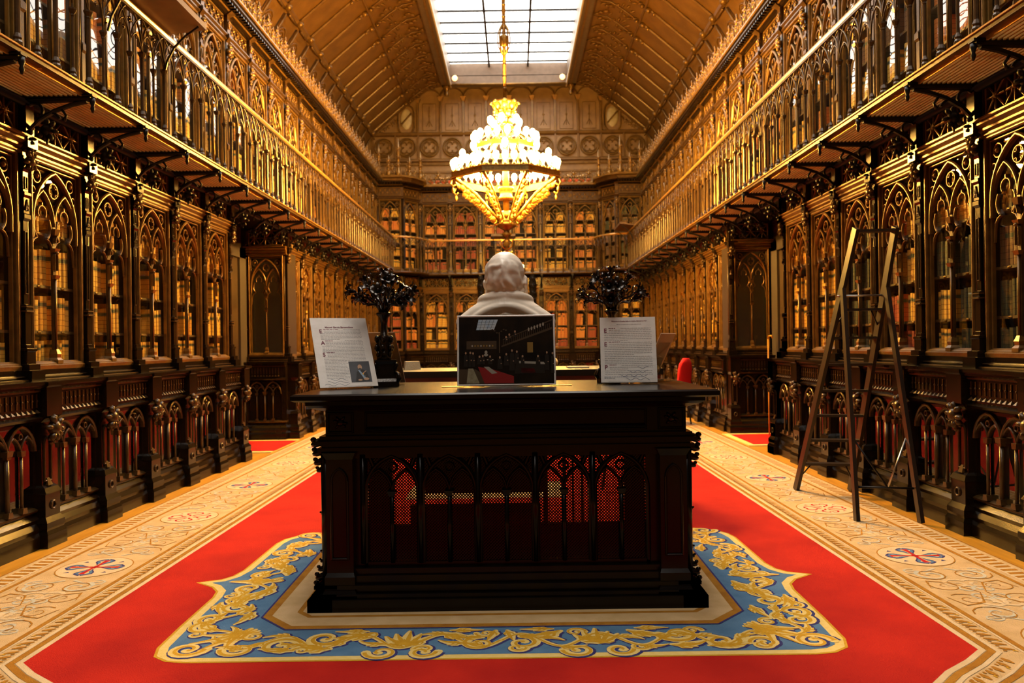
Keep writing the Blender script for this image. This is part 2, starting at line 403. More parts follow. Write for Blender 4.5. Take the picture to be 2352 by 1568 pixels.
    for sg in (-1, 1):
        m.tube([(sg * XW, YB, 8.48), (sg * XW, YW, 8.48)], .07, 6, 'ceil_rib', smooth=False)
        m.tube([(sg * 3.3, YB, 9.46), (sg * 3.3, YW, 9.46)], .03, 6, 'ceil_rib', smooth=False)
        k = 0; y = 1.2
        while y < YW - .2:
            m.tube([(sg * (XW - .03), y, 8.46), (sg * 3.37, y, 9.40)], .032, 6, 'ceil_rib', smooth=False)
            m.tube([(sg * 3.37, y, 9.40), (sg * 2.9, y, 9.76), (sg * 2.6, y, 9.96), (sg * 2.15, y, 10.04)], .018, 5, 'ceil_rib')
            for q, (xx, zz, s_) in enumerate(((3.5, 9.27, .10), (3.37, 9.37, .15), (3.22, 9.47, .10))):
                g.ball((sg * xx, y, zz), (s_ * .6, s_ * .5, s_ * .5), 'gilt', 6, 4)
            rd = random.Random(k * 3 + sg)
            for q in range(9):   # leafy carving on the upper curve
                xx = 3.2 - q * .11; zz = float(np.interp(xx, [2.12, 2.6, 2.9, 3.35], [10.08, 10.0, 9.8, 9.45])) - .03
                dy = .28 * math.sin(q * .8)
                for e in (-1, 1): g.ball((sg * xx, y + e * dy, zz), (.08 + .04 * rd.random(), .05, .03), 'ceil_rib', 6, 4, Matrix.Rotation(e * q * .5, 3, 'Z'))
            g.ball((sg * (XW - .06), y, 8.44), (.09, .09, .09), 'gilt', 7, 5)
            # gilt rods on the cove and under the spring beam
            g.tube([(sg * (XW + .02), y + .10, 8.34), (sg * (XO - .10), y + .10, 7.52)], .028, 6, 'gilt')
            g.tube([(sg * (XW - .02), y + .22, 8.36), (sg * (XW - .02), y + .72, 8.36)], .022, 6, 'gilt')
            # relief panel between rods
            for q, rr in enumerate((.24, .16)):
                pts = [(sg * (4.80 - math.sin(t) * rr * .55), y + .52 + math.cos(t) * rr, 8.02 + math.sin(t) * rr * .8) for t in np.linspace(0, 2 * PI, 13)]
                g.tube(pts, .018, 5, 'ceil_rib', cap=False)
            g.leaves((sg * 4.78, y + .5, 7.98), .16, 'ceil_rib', 6, k, 1.)
            m.box(*sorted((sg * 4.98, sg * 5.1)), y - .03, y + .03, 6.1, 7.65, 'ceil_rib')
            y += BW; k += 1
    struct(m.obj('trim_1')); struct(g.obj('trim_2'))
    # skylight : frame, well, bars, panes
    m = MB(); y0, y1 = -1.1, 25.35
    for sg in (-1, 1):
        m.box(*sorted((sg * 1.86, sg * 2.15)), y0, y1, 9.82, 10.12, 'frame'); m.box(*sorted((sg * 1.86, sg * 1.93)), y0, y1, 10.1, 10.5, 'frame')
        m.box(*sorted((sg * 1.96, sg * 2.02)), y0, y1, 9.79, 9.84, 'ceil_rib'); m.box(*sorted((sg * 2.13, sg * 2.19)), y0, y1, 9.88, 9.94, 'ceil_rib')
        m.box(*sorted((sg * 1.84, sg * 1.88)), y0, y1, 9.80, 9.86, 'plaster')
    for a, b in ((y0, y0 + .2), (y1 - .25, y1)):
        m.box(-2.15, 2.15, a, b, 9.82, 10.12, 'frame'); m.box(-1.9, 1.9, a, b, 10.1, 10.5, 'frame')
    m.tube([(-1.86, y1 - .26, 9.83), (1.86, y1 - .26, 9.83)], .035, 8, 'gilt')
    fr = struct(m.obj('window_1'))
    m = MB()
    for x in (-.62, .62): m.box(x - .03, x + .03, y0, y1, 10.38, 10.48, 'black')
    k = 0
    y = y0 + .2
    while y < y1:
        m.box(-1.86, 1.86, y - .018, y + .018, 10.41, 10.46, 'black'); y += .755
    o = m.obj('glazing_bars', fr)
    m = MB(); m.box(-1.86, 1.86, y0, y1, 10.461, 10.465, 'skyglass'); m.obj('skylight_pane', fr)
    for x, nm in ((-2.0, 'left'), (2.0, 'right')):
        m = MB(); m.lathe([(.02, -.32), (.07, -.28), (.05, -.2), (.04, -.16), (.11, -.05), (.14, 0)], (x, y1 - .1, 9.82), 12, 'gilt'); m.obj('corbel', fr)
    for x, nm in ((-1.72, 'left'), (1.72, 'right')):
        o = MB().ball((0, 0, 0), .09, 'lampw', 12, 8).lathe([(.05, .07), (.05, .12)], (0, 0, 0), 8, 'frame').obj('globe_lamp'); o.location = (x, y1 - .3, 10.02)
        tag(o, 'small round lamp in the far %s corner of the skylight' % nm, 'lamp', 'skylight corner lamps')
    # niche doors in both side walls and their floor mats
    for sg, nm, n in ((-1, 'left', 1), (1, 'right', 2)):
        m = MB(); x = sg * 4.36
        for a, b in ((10.55, 10.75), (12.55, 12.84)): m.box(*sorted((x, x - sg * .06)), a, b, 0, 3.1, 'white')
        m.box(*sorted((x, x - sg * .06)), 10.55, 12.84, 2.95, 3.1, 'white'); m.box(*sorted((x, x - sg * .02)), 10.75, 12.55, 0, 2.95, 'darkwall')
        d = struct(m.obj('door_%d' % n))
        h = MB(); h.tube([(x - sg * .03, 11.7, 1.05), (x - sg * .09, 11.7, 1.05), (x - sg * .09, 11.8, 1.05)], .012, 8, 'brassd'); h.obj('door_handle', d)
        m = MB(); x0, x1 = sorted((sg * 3.40, sg * 4.28))
        m.box(x0, x1, 11.15, 12.62, 0, .012, 'yellow'); m.box(x0 + .10, x1, 11.27, 12.50, .012, .014, 'red')
        tag(m.obj('door_mat'), 'small red mat with a yellow border before the %s doorway niche' % nm, 'mat', 'red doorway mats')
shell()

# ------------------------------------------------------------------ bookcase prototypes (front faces local -Y, origin on floor at bay centre)
HW = BW / 2
def door_parts(t, z0, z1, zs, wood='tracery', shelves=(), books=True):
    """glazed gothic door : outer frame, tracery, mullion, pane, shelves. opening x +-.33"""
    a = .325
    m = MB()
    m.box(-HW, -a - .02, .0, .02, z0 - .02, z1 + .06, 'wood'); m.box(a + .02, HW, .0, .02, z0 - .02, z1 + .06, 'wood')
    m.box(-a - .02, a + .02, .0, .02, z1 + .03, z1 + .06, 'wood')
    m.bar([(-a - .02, z0), (-a - .02, z1 + .03), (a + .02, z1 + .03), (a + .02, z0)], .028, -.045, .012, wood, closed=True)
    m.bar([(-a + .012, z0 + .02), (-a + .012, z1), (a - .012, z1), (a - .012, z0 + .02)], .014, -.02, .012, wood, closed=True)
    m.mould(-a - .03, a + .03, [(.02, z0 - .04), (-.05, z0 - .04), (-.055, z0 - .01), (-.02, z0 + .02)], .012, wood)
    m.obj('door_frame', t)
    m = MB(); h = z1 - zs - .02
    big = [(-a + .02, zs - .12)] + arch(-a + .02, a - .02, zs, h, 8) + [(a - .02, zs - .12)]
    m.bar(big, .030, -.030, .012, wood)
    w = a - .02
    for sx in (-1, 1):
        sub = [(sx * p[0] if sx > 0 else -p[0], p[1]) for p in arch(.0, w, zs, h * .62, 7)]
        m.bar(sub, .022, -.018, .012, wood)
        cx = sx * w / 2
        zc = zs - .02
        m.bar(arc(cx, zc, .112, 38, -50, 7), .018, -.010, .012, wood); m.bar(arc(cx, zc, .112, 142, 230, 7), .018, -.010, .012, wood)
        m.bar(arc(cx, zc + .115, .055, -35, 85, 6) + [(cx, zc + .20)], .014, -.008, .012, wood)
        m.bar([(cx, zc + .20)] + arc(cx, zc + .115, .055, 95, 215, 6), .014, -.008, .012, wood)
        x1 = cx + .112 * math.cos(R(50)); z_ = zc - .112 * math.sin(R(50))
        m.bar([(x1 - .008, z_ - .004), (x1 + .03, z_ - .022), (cx + .128, z_ - .055), (cx + .140, z_ - .11), (cx + .146, z_ - .2)], .014, -.006, .012, wood)
        m.bar([(2 * cx - x1 + .008, z_ - .004), (2 * cx - x1 - .03, z_ - .022), (cx - .128, z_ - .055), (cx - .140, z_ - .11), (cx - .146, z_ - .2)], .014, -.006, .012, wood)
        # spandrel trefoil rings
        m.bar(arc(sx * (a - .095), z1 - .085, .052, 0, 360, 12)[:-1], .014, -.012, .012, wood, closed=True)
        m.ball((sx * (a - .095), -.01, z1 - .085), (.022, .02, .022), wood, 6, 4)
        m.bar(arc(sx * (a - .045), z1 - .20, .028, 0, 360, 10)[:-1], .011, -.012, .012, wood, closed=True)
    zq = zs + h * .60
    m.bar(arc(0, zq + .03, .062, 0, 360, 14)[:-1], .014, -.010, .012, wood, closed=True)
    for q in range(4):
        an = R(90 * q); m.bar(arc(.04 * math.cos(an), zq + .03 + .04 * math.sin(an), .026, 90 * q - 120, 90 * q + 120, 6), .008, -.006, .02, wood)
    m.obj('tracery', t)
    m = MB()
    m.box(-.020, .020, -.008, .012, z0, zs, 'trim'); m.tube([(0, -.014, z0 + .12), (0, -.014, zs - .42)], .010, 6, wood)
    for zz, hh in ((zs - .02, .05), (zs - .18, .03), (zs - .40, .03)):
        m.frus((-.024, .024, -.028, .0, zz - hh), (-.036, .036, -.04, .0, zz), wood)
    m.bar(arch(-.018, .018, zs - .13, .05, 3), .007, -.036, -.005, wood); m.ball((0, -.03, zs - .215), .016, wood, 6, 4)
    m.bar([(-.02, zs - .36), (-.02, zs - .25)] + arch(-.02, .02, zs - .25, .035, 3)[1:-1] + [(.02, zs - .25), (.02, zs - .36)], .006, -.03, -.005, wood)
    m.stack(0, .03, [(.038, -.05, z0), (.038, -.05, z0 + .03), (.026, -.035, z0 + .05), (.030, -.04, z0 + .08), (.018, -.025, z0 + .12)], wood)
    m.obj('mullion', t)
    m = MB(); m.box(-a, a, .013, .016, z0, z1, 'glass' if wood == 'tracery' else 'oldglass'); m.obj('glass_pane', t)
    m = MB()
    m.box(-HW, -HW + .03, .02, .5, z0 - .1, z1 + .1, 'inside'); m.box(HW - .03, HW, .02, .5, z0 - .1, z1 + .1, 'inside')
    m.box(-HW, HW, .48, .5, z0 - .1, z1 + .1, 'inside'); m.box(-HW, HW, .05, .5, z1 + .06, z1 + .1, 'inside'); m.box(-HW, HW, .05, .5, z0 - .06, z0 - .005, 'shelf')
    m.obj('carcass', t)
    for z in shelves:
        m = MB(); m.box(-HW + .03, HW - .03, .026, .47, z - .022, z, 'shelf')
        m.ball((.165, .025, z - .011), (.03, .006, .012), 'brassd', 6, 4); m.ball((-.165, .025, z - .011), (.03, .006, .012), 'brassd', 6, 4)
        m.obj('shelf', t)
LSH = (1.385, 1.66, 2.03, 2.46, 2.80)
def pilaster_low(x=-HW):
    m = MB()
    m.stack(x, .0, [(.128, -.26, 0), (.128, -.26, .10), (.112, -.245, .13), (.118, -.25, .15), (.118, -.25, .19), (.095, -.225, .23), (.095, -.225, .40), (.105, -.235, .41), (.085, -.215, .45), (.070, -.185, .47), (.070, -.185, .95), (.10, -.25, 1.0), (.10, -.25, 1.22), (.118, -.275, 1.235), (.118, -.275, 1.262)], 'wood')
    m.bar(arc(x, .315, .03, 0, 360, 10)[:-1], .012, -.238, -.22, 'trim', closed=True)
    m.bar([(x - .042, .5), (x - .042, .78)] + arch(x - .042, x + .042, .78, .06, 4)[1:-1] + [(x + .042, .78), (x + .042, .5)], .010, -.198, -.18, 'trim', closed=True)
    m.frus((x - .03, x + .03, -.212, -.18, .465), (x - .015, x + .015, -.192, -.18, .52), 'trim')
    m.leaves((x, -.245, .905), .13, 'trim', 8, 3, 1.); m.leaves((x, -.225, .83), .07, 'trim', 6, 4, 1.)
    # upper slender buttress
    m.stack(x, .0, [(.085, -.13, 1.262), (.085, -.13, 1.348), (.068, -.102, 1.352), (.068, -.102, 1.395), (.054, -.077, 1.40), (.054, -.077, 1.49), (.060, -.084, 1.497), (.060, -.084, 1.515), (.046, -.068, 1.52), (.046, -.068, 1.545), (.034, -.055, 1.55), (.034, -.055, 1.80), (.044, -.068, 1.82), (.044, -.068, 1.855), (.026, -.042, 1.862), (.026, -.042, 2.50), (.040, -.062, 2.52), (.040, -.062, 2.55), (.033, -.054, 2.56), (.033, -.054, 2.68), (.042, -.066, 2.70), (.042, -.066, 2.72), (.030, -.048, 2.73), (.030, -.048, 2.88), (.038, -.058, 2.90), (.03, -.048, 2.92), (.03, -.048, 3.03), (.062, -.11, 3.06), (.062, -.11, 3.14)], 'wood')
    for sx in (-1, 1): m.tube([(x + sx * .052, -.022, 1.6), (x + sx * .052, -.022, 3.0)], .010, 6, 'trim')
    m.bar([(x - .016, 1.94), (x - .016, 2.42), (x + .016, 2.42), (x + .016, 1.94)], .008, -.052, -.035, 'trim', closed=True)
    m.bar([(x - .022, 2.58), (x, 2.66), (x + .022, 2.58)], .008, -.064, -.04, 'trim'); m.leaves((x, -.06, 2.60), .030, 'trim', 5, 9)
    m.bar([(x - .015, 2.75), (x - .015, 2.84), (x + .015, 2.84), (x + .015, 2.75)], .007, -.056, -.04, 'trim', closed=True)
    m.box(x - .050, x + .050, -.078, 0, 1.80, 1.812, 'trim'); m.box(x - .046, x + .046, -.072, 0, 1.835, 1.845, 'trim')
    m.leaves((x, -.085, 2.96), .10, 'trim', 8, 5, 1.); m.leaves((x, -.095, 3.03), .055, 'trim', 6, 6, 1.)
    # console carrying the gallery bracket
    m.stack(x, .0, [(.05, -.09, 3.15), (.05, -.09, 3.46)], 'wood'); m.box(x - .07, x - .052, -.03, .0, 3.2, 3.42, 'trim'); m.box(x + .052, x + .07, -.03, .0, 3.2, 3.42, 'trim')
    return m
def make_low(name, label, blind=False):
    t = thing(name, label, 'bookcase')
    # base
    m = MB(); m.mould(-HW, HW, [(-.20, 0), (-.20, .09), (-.185, .12), (-.19, .15), (-.165, .19), (-.175, .22), (-.14, .26), (-.14, .28)], .0, 'wood')
    m.mould(-HW, HW, [(-.16, .275), (-.17, .29), (-.13, .31)], .0, 'trim')
    m.obj('plinth', t)
    m = MB(); m.box(-HW, -.335, -.14, -.05, .28, .98, 'wood'); m.box(.335, HW, -.14, -.05, .28, .98, 'wood')
    if not blind:
        m.box(-HW, HW, .0, .02, .0, 1.2, 'inside'); m.box(-.335, .335, -.14, .02, .93, .98, 'wood')
    else: m.box(-.335, .335, -.10, .0, .28, .98, 'wood')
    for j in (-1, 1):
        x0, x1 = (-.33, 0) if j < 0 else (0, .33)
        m.bar(arch(x0, x1, .74, .20, 6), .022, -.168, -.13, 'trim')
        for q in (0, 1):
            a = x0 + q * .165; m.bar(arch(a, a + .165, .74, .12, 5), .016, -.160, -.13, 'trim')
        m.bar(arc((x0 + x1) / 2, .865, .022, 0, 360, 8)[:-1], .009, -.158, -.13, 'trim', closed=True)
    m.obj('arcade', t)
    for x in (-.165, 0, .165):
        c = MB(); c.tube([(x, -.155, .30), (x, -.155, .72)], .012 if x else .017, 8, 'trim')
        for z, r in ((.30, .03), (.72, .022)):
            c.frus((x - r, x + r, -.152 - r, -.14, z), (x - r * .7 - (.012 if z > .5 else 0), x + r * .7 + (.012 if z > .5 else 0), -.152 - r, -.14, z + .04), 'trim')
        if x == 0: c.stack(0, -.1, [(.03, -.18, .74), (.035, -.185, .78)], 'trim')
        c.obj('colonnette', t)
    if not blind:
        m = MB(); m.box(-.33, .33, -.138, -.135, .28, .93, 'glass'); m.obj('lower_pane', t)
    m = MB(); m.mould(-HW, HW, [(-.14, .95), (-.20, .97), (-.215, .99), (-.19, 1.01), (-.19, 1.19), (-.235, 1.215), (-.235, 1.23), (-.26, 1.24), (-.26, 1.262)], .0, 'wood')
    for i in range(11):
        x = -.30 + i * .06; m.frus((x - .018, x + .018, -.212, -.19, 1.03), (x - .002, x + .002, -.192, -.19, 1.055), 'trim'); m.box(x - .004, x + .004, -.197, -.19, 1.07, 1.17, 'trim'); m.ball((x, -.195, 1.12), (.010, .008, .010), 'trim', 6, 4)
    m.mould(-HW, HW, [(-.19, 1.185), (-.205, 1.19), (-.205, 1.20), (-.19, 1.205)], -.18, 'trim')
    m.obj('frieze', t)
    m = MB(); m.box(-HW, HW, -.262, .05, 1.258, 1.266, 'desk')
    m.mould(-HW, HW, [(-.10, 1.264), (-.095, 1.28), (-.07, 1.285), (-.075, 1.30), (-.05, 1.31), (-.05, 1.35)], .05, 'wood')
    m.mould(-HW, HW, [(-.105, 1.268), (-.105, 1.276), (-.09, 1.28)], .0, 'trim'); m.mould(-HW, HW, [(-.075, 1.292), (-.08, 1.30), (-.06, 1.305)], .0, 'trim')
    m.obj('counter', t)
    door_parts(t, 1.39, 2.98, 2.52, shelves=() if blind else LSH[1:])
    m = MB(); m.mould(-HW, HW, [(-.03, 3.02), (-.05, 3.03), (-.05, 3.045), (-.04, 3.05), (-.07, 3.065), (-.07, 3.08), (-.06, 3.085), (-.095, 3.11), (-.095, 3.125), (-.08, 3.13), (-.105, 3.145), (-.105, 3.158), (-.03, 3.165)], .05, 'tracery')
    m.obj('cornice', t)
    m = MB(); m.box(-HW, HW, .04, .05, 3.16, 3.5, 'wood'); m.box(-HW, HW, -.03, .05, 3.43, 3.48, 'wood')
    m.bar([(-.345, 3.185), (-.345, 3.425), (.345, 3.425), (.345, 3.185)], .018, -.032, .03, 'tracery', closed=True)
    for i in range(3):
        cx = -.228 + i * .228; cz = 3.305
        for a in (0, 45, 90, 135):
            L = .105 if a % 90 == 0 else .148
            dx, dz = L * math.cos(R(a)), L * math.sin(R(a)); m.bar([(cx - dx, cz - dz), (cx + dx, cz + dz)], .018, -.028, .03, 'tracery')
        m.leaves((cx, -.03, cz), .05, 'tracery', 6, i)
        if i < 2: m.bar([(cx + .114, 3.19), (cx + .114, 3.42)], .014, -.012, .03, 'trim')
    m.obj('frieze_panel', t)
    pilaster_low().obj('pilaster', t)
    return t
UD0, UD1, UZS = .16, 2.02, 1.50
USH = (.155, .50, .86, 1.22, 1.58)
def pilaster_up(x=-HW, seed=0):
    m = MB()
    m.stack(x, .0, [(.075, -.085, 0), (.075, -.085, .10), (.06, -.07, .13), (.045, -.055, .16), (.045, -.055, .22), (.026, -.038, .26), (.026, -.038, .62), (.036, -.052, .64), (.036, -.052, .69), (.022, -.034, .72), (.022, -.034, 1.46), (.04, -.06, 1.48), (.04, -.06, 1.52), (.028, -.045, 1.53), (.028, -.045, 1.66), (.04, -.06, 1.68), (.04, -.06, 1.71), (.028, -.045, 1.72), (.028, -.045, 2.06), (.065, -.10, 2.10), (.065, -.10, 2.14), (.05, -.07, 2.16), (.05, -.07, 2.40), (.075, -.14, 2.44)], 'trim')
    for sx in (-1, 1): m.tube([(x + sx * .055, -.03, .2), (x + sx * .055, -.03, 2.06)], .011, 6, 'trim')
    m.bar([(x - .022, 1.54), (x, 1.64), (x + .022, 1.54)], .008, -.058, -.03, 'gilt')
    m.leaves((x, -.075, 1.93), .115, 'gilt', 8, 5 + seed, 1.); m.leaves((x, -.06, 1.80), .06, 'gilt', 6, 7, 1.)
    m.bar(arc(x, 2.28, .045, 0, 360, 12)[:-1], .018, -.09, -.06, 'gilt', closed=True); m.leaves((x, -.075, 2.28), .05, 'gilt', 5, 2)
    return m
def cresting(w0, w1, step, y=-.2, z=2.6, seed=0):
    m = MB(); x = w0 + step / 2; k = 0
    m.box(w0, w1, y - .01, y + .01, z, z + .04, 'gilt')
    while x < w1:
        big = (k % 2 == 0); h = .30 if big else .20
        m.tube([(x, y, z), (x, y, z + h)], .012, 5, 'gilt'); m.leaves((x, y, z + h * .95), .12 if big else .09, 'gilt', 5, k + seed, .6)
        m.ball((x, y, z + h + .08), (.018, .018, .05), 'gilt', 6, 4)
        for e in (-1, 1):
            m.tube([(x, y, z + .05), (x + e * step * .3, y, z + .13), (x + e * step * .42, y, z + .24), (x + e * step * .28, y, z + .27)], [.012, .012, .010, .016], 5, 'gilt')
            m.ball((x + e * .06, y, z + h * .62), (.045, .015, .022), 'gilt', 6, 4, Matrix.Rotation(e * .6, 3, 'Y'))
        x += step; k += 1
    return m
def make_up(name, label):
    t = thing(name, label, 'bookcase')
    m = MB(); m.mould(-HW, HW, [(-.07, 0), (-.07, .06), (-.05, .09), (-.05, .12)], .05, 'trim'); m.obj('plinth', t)
    door_parts(t, UD0, UD1, UZS, 'gilt', USH[1:])
    m = MB(); m.mould(-HW, HW, [(-.03, 2.07), (-.06, 2.08), (-.06, 2.10), (-.045, 2.11), (-.08, 2.13), (-.08, 2.145), (-.03, 2.155)], .05, 'trim'); m.box(-HW, HW, -.02, .05, 2.15, 2.42, 'trim')
    m.bar([(-.345, 2.175), (-.345, 2.385), (.345, 2.385), (.345, 2.175)], .014, -.035, -.01, 'gilt', closed=True)
    for i in range(9):
        x = -.30 + i * .075; m.leaves((x, -.025, 2.28 + .035 * (-1) ** i), .055, 'gilt', 5, i, 1.)
    m.obj('frieze', t)
    m = MB(); m.mould(-HW, HW, [(-.02, 2.40), (-.06, 2.41), (-.10, 2.44), (-.10, 2.46), (-.22, 2.50), (-.22, 2.53), (-.24, 2.55), (-.24, 2.585), (-.02, 2.60)], .05, 'wood')
    m.mould(-HW, HW, [(-.24, 2.545), (-.255, 2.555), (-.255, 2.58), (-.24, 2.59)], -.2, 'gilt'); m.mould(-HW, HW, [(-.10, 2.435), (-.115, 2.445), (-.10, 2.455)], -.08, 'gilt')
    for i in range(10):
        x = -.39 + i * .087; m.box(x - .02, x + .02, -.20, -.14, 2.455, 2.49, 'wood')
    m.obj('cornice', t)
    cresting(-HW, HW, BW / 4, -.16).obj('cresting', t)
    pilaster_up().obj('pilaster', t)
    return t

# ------------------------------------------------------------------ book meshes
TINTS = {
    'tan': ((.88, .45, .065), (.93, .54, .10), (.78, .37, .05)),
    'brown': ((.20, .09, .03), (.28, .13, .05), (.16, .08, .03)),
    'red': ((.42, .07, .03), (.50, .10, .04), (.34, .05, .03)),
    'green': ((.07, .07, .035), (.10, .09, .05), (.06, .055, .03)),
    'orange': ((.80, .27, .05), (.90, .36, .07), (.70, .20, .04)),
}
def book_geo(w, h, d):
    """footprint with a rounded spine at y=0, depth d, centred on x"""
    pts = [(-w / 2, d), (-w / 2, w * .22), (-w * .32, w * .05), (0, 0), (w * .32, w * .05), (w / 2, w * .22), (w / 2, d)]
    n = 7; vs = [(x, y, 0) for x, y in pts] + [(x, y, h) for x, y in pts]
    fs = [(i, i + 1, i + 1 + n, i + n) for i in range(n - 1)] + [(n - 1, 0, n, 2 * n - 1), tuple(range(n))[::-1], tuple(range(n, 2 * n))]
    uvv = [0] * n + [1] * n
    return vs, fs, uvv
def book_mesh(name, items):
    """items: list of (matrix, w,h,d,tint,label)"""
    V = []; F = []; UVS = []; TN = []
    for Mx, w, h, d, tint, lb in items:
        vs, fs, uvv = book_geo(w, h, d); o = len(V)
        V += [tuple(Mx @ Vector(p)) for p in vs] if Mx is not None else vs
        F += [tuple(i + o for i in f) for f in fs]; UVS += [(lb, q) for q in uvv]; TN += [tint] * len(vs)
    me = bpy.data.meshes.new(name); me.from_pydata(V, [], F); me.materials.append(M['book'])
    at = me.color_attributes.new('tint', 'FLOAT_COLOR', 'POINT')
    at.data.foreach_set('color', np.array([(*c, 1) for c in TN], dtype=np.float32).ravel())
    u = me.uv_layers.new(name='UVMap'); li = np.zeros(len(me.loops), dtype=np.int32); me.loops.foreach_get('vertex_index', li)
    u.data.foreach_set('uv', np.array(UVS, dtype=np.float32)[li].ravel()); me.update(); return me
BV = {}
for tn, cs in TINTS.items():
    BV[tn] = []
    for i, c in enumerate(cs):
        w = (.042, .052, .062)[i]; h = (.23, .25, .265)[i]
        BV[tn].append((w, h, book_mesh('book_' + tn, [(None, w, h, .17, c, 1. if (tn == 'tan' or i == 1) else 0.)])))
STUFF = []; NBOOK = [0]
def fill_shelf(base, zs, hmax, scheme, individual=None, hk=1., xr=.315, lean=0., wk=1.):
    """base: Matrix of the bookcase; zs shelf top"""
    rd = random.Random(hash((round(base.translation.x * 7), round(base.translation.y * 7), round(zs * 50))) & 65535)
    tn = scheme if isinstance(scheme, str) else rd.choice(scheme)
    tn2 = tn; hb = rd.uniform(.80, .95) * hmax
    for side in (0, 1):
        x = -xr if side == 0 else .03; xe = -.03 if side == 0 else xr
        if rd.random() < .4: tn2 = tn if isinstance(scheme, str) else rd.choice(scheme)
        if rd.random() < .25: xe -= rd.uniform(.05, .12)
        while True:
            vi = rd.choice((0, 1, 1, 2)); w, h, me = BV[tn2][vi]; w = w * wk
            if x + w > xe: break
            hh = hb * rd.uniform(.94, 1.0) if rd.random() < .8 else hb * rd.uniform(.8, .95)
            y = .032 + rd.uniform(0, .012)
            L = Matrix.Translation((x + w / 2, y, zs))
            if lean: L = L @ Matrix.Rotation(lean * rd.uniform(.5, 1.2), 4, 'Y')
            if individual:
                o = bpy.data.objects.new('book', me); COL.objects.link(o)
                o.matrix_world = base @ L @ Matrix.Diagonal((wk, 1, hh / h, 1))
                o['label'] = individual.replace('COLOR', {'tan': 'tan leather', 'brown': 'brown leather', 'red': 'red leather', 'green': 'dark green leather', 'orange': 'orange leather'}[tn2])
                o['category'] = 'book'; o['group'] = 'books ' + individual.split(' book ')[1]; NBOOK[0] += 1
            else:
                STUFF.append((base @ L, w, hh, .17, TINTS[tn2][vi], 1. if (tn2 == 'tan' or vi == 1) else 0.))
            x += w + .002
ORD = ['nearest', 'second', 'third', 'fourth', 'fifth', 'sixth', 'seventh', 'eighth', 'ninth', 'tenth', 'eleventh', 'twelfth', 'thirteenth', 'fourteenth', 'fifteenth', 'sixteenth', 'seventeenth', 'eighteenth', 'nineteenth', 'twentieth', 'twenty first', 'twenty second']
LOW = make_low('bookcase', 'x'); UPP = make_up('bookcase', 'x'); BLI = make_low('blind_bookcase', 'x', True)
used = set()
LOWPANE = MB().box(-.325, .325, .013, .016, UD0, UD1, 'glass').mesh('glass_pane')
def place(P, x, y, z, rz, label, group, sc=None):
    if P.name not in used:
        used.add(P.name); P.location = (x, y, z); P.rotation_euler = (0, 0, rz); P['label'] = label; P['group'] = group
        if sc: P.scale = sc
        proto_list(P); o = P
    else: o = dup(P, (x, y, z), rz, label, group, sc)
    Mx = Matrix.Translation((x, y, z)) @ Matrix.Rotation(rz, 4, 'Z') @ Matrix.Diagonal((*(sc or (1, 1, 1)), 1))
    return o, Mx
def books_low(Mx, scheme, names=None, lean=0., skip=()):
    for i, z in enumerate(LSH):
        if i in skip: continue
        top = (LSH[i + 1] if i < 4 else 2.98) - .03
        if i == 4: continue
        hm = min(.33, (top - z) * .93)
        ind = None
        if names and NBOOK[0] < 265: ind = 'COLOR book %s %s' % (('on the bottom shelf', 'on the second shelf', 'on the third shelf', 'on the top shelf')[i], names)
        fill_shelf(Mx, z, hm, scheme, ind, lean=lean)
def books_up(Mx, scheme):
    for i, z in enumerate(USH):
        top = (USH[i + 1] if i < 4 else 2.0) - .03
        if i == 4: fill_shelf(Mx, z, .27, scheme, xr=.26)
        else: fill_shelf(Mx, z, min(.29, (top - z) * .88), scheme)
# lower side runs
Y0 = 6.05 + BW / 2
for sg, side, rz in ((-1, 'left', R(90)), (1, 'right', R(-90))):
    x = sg * U; k = 0
    for j in range(-2, 5):
        y = Y0 + j * BW
        lb = 'dark gothic glazed bookcase under the %s gallery, %s bay of the near run' % (side, ORD[k])
        o, Mx = place(LOW, x, y, 0, rz, lb, 'bookcases below the %s gallery' % side)
        if sg < 0: sch = 'tan' if j >= -1 else ('tan', 'brown')
        else: sch = {-2: 'green', -1: ('green', 'brown'), 0: ('green', 'green', 'tan'), 1: ('red', 'tan', 'brown'), 2: 'green', 3: 'tan', 4: 'tan'}[j]
        books_low(Mx, sch, 'of the %s near %s bookcase' % (ORD[k], side) if -1 <= j <= 2 else None)
        k += 1
    # closing pilaster at the end of the run, on the bay's far side
    q = pilaster_low(-HW if sg > 0 else HW)
    k = 0
    for j in range(0, 10):
        y = 12.97 + BW / 2 + j * BW
        o, Mx = place(LOW, x, y, 0, rz, 'dark gothic glazed bookcase beyond the %s doorway, %s bay of the far run' % (side, ORD[k]), 'bookcases below the %s gallery' % side)
        books_low(Mx, 'tan' if (j < 3 or sg < 0) else ('orange', 'tan'), None); k += 1
    place(BLI, sg * 4.00, 12.93, 0, 0, 'blind gothic side of the far %s bookcase run facing the doorway niche' % side, 'blind bookcase ends', (.80, 1, 1))
    e = pilaster_low(0).obj('pilaster'); e.rotation_euler = (0, 0, rz); e.location = (x, 10.40, 0)
    tag(e, 'carved end pilaster closing the near %s bookcase run at the doorway' % side, 'pilaster', 'end pilasters')
    # upper runs
    k = 0
    for j in range(-3, 18):
        y = Y0 + j * BW
        o, Mx = place(UPP, x, y, GZ, rz, 'gilded gothic glazed bookcase on the %s gallery, %s from the near end' % (side, ORD[k]), 'bookcases on the %s gallery' % side)
        books_up(Mx, ('tan', 'tan', 'brown', 'orange') if j > -1 else ('brown', 'tan', 'red')); k += 1
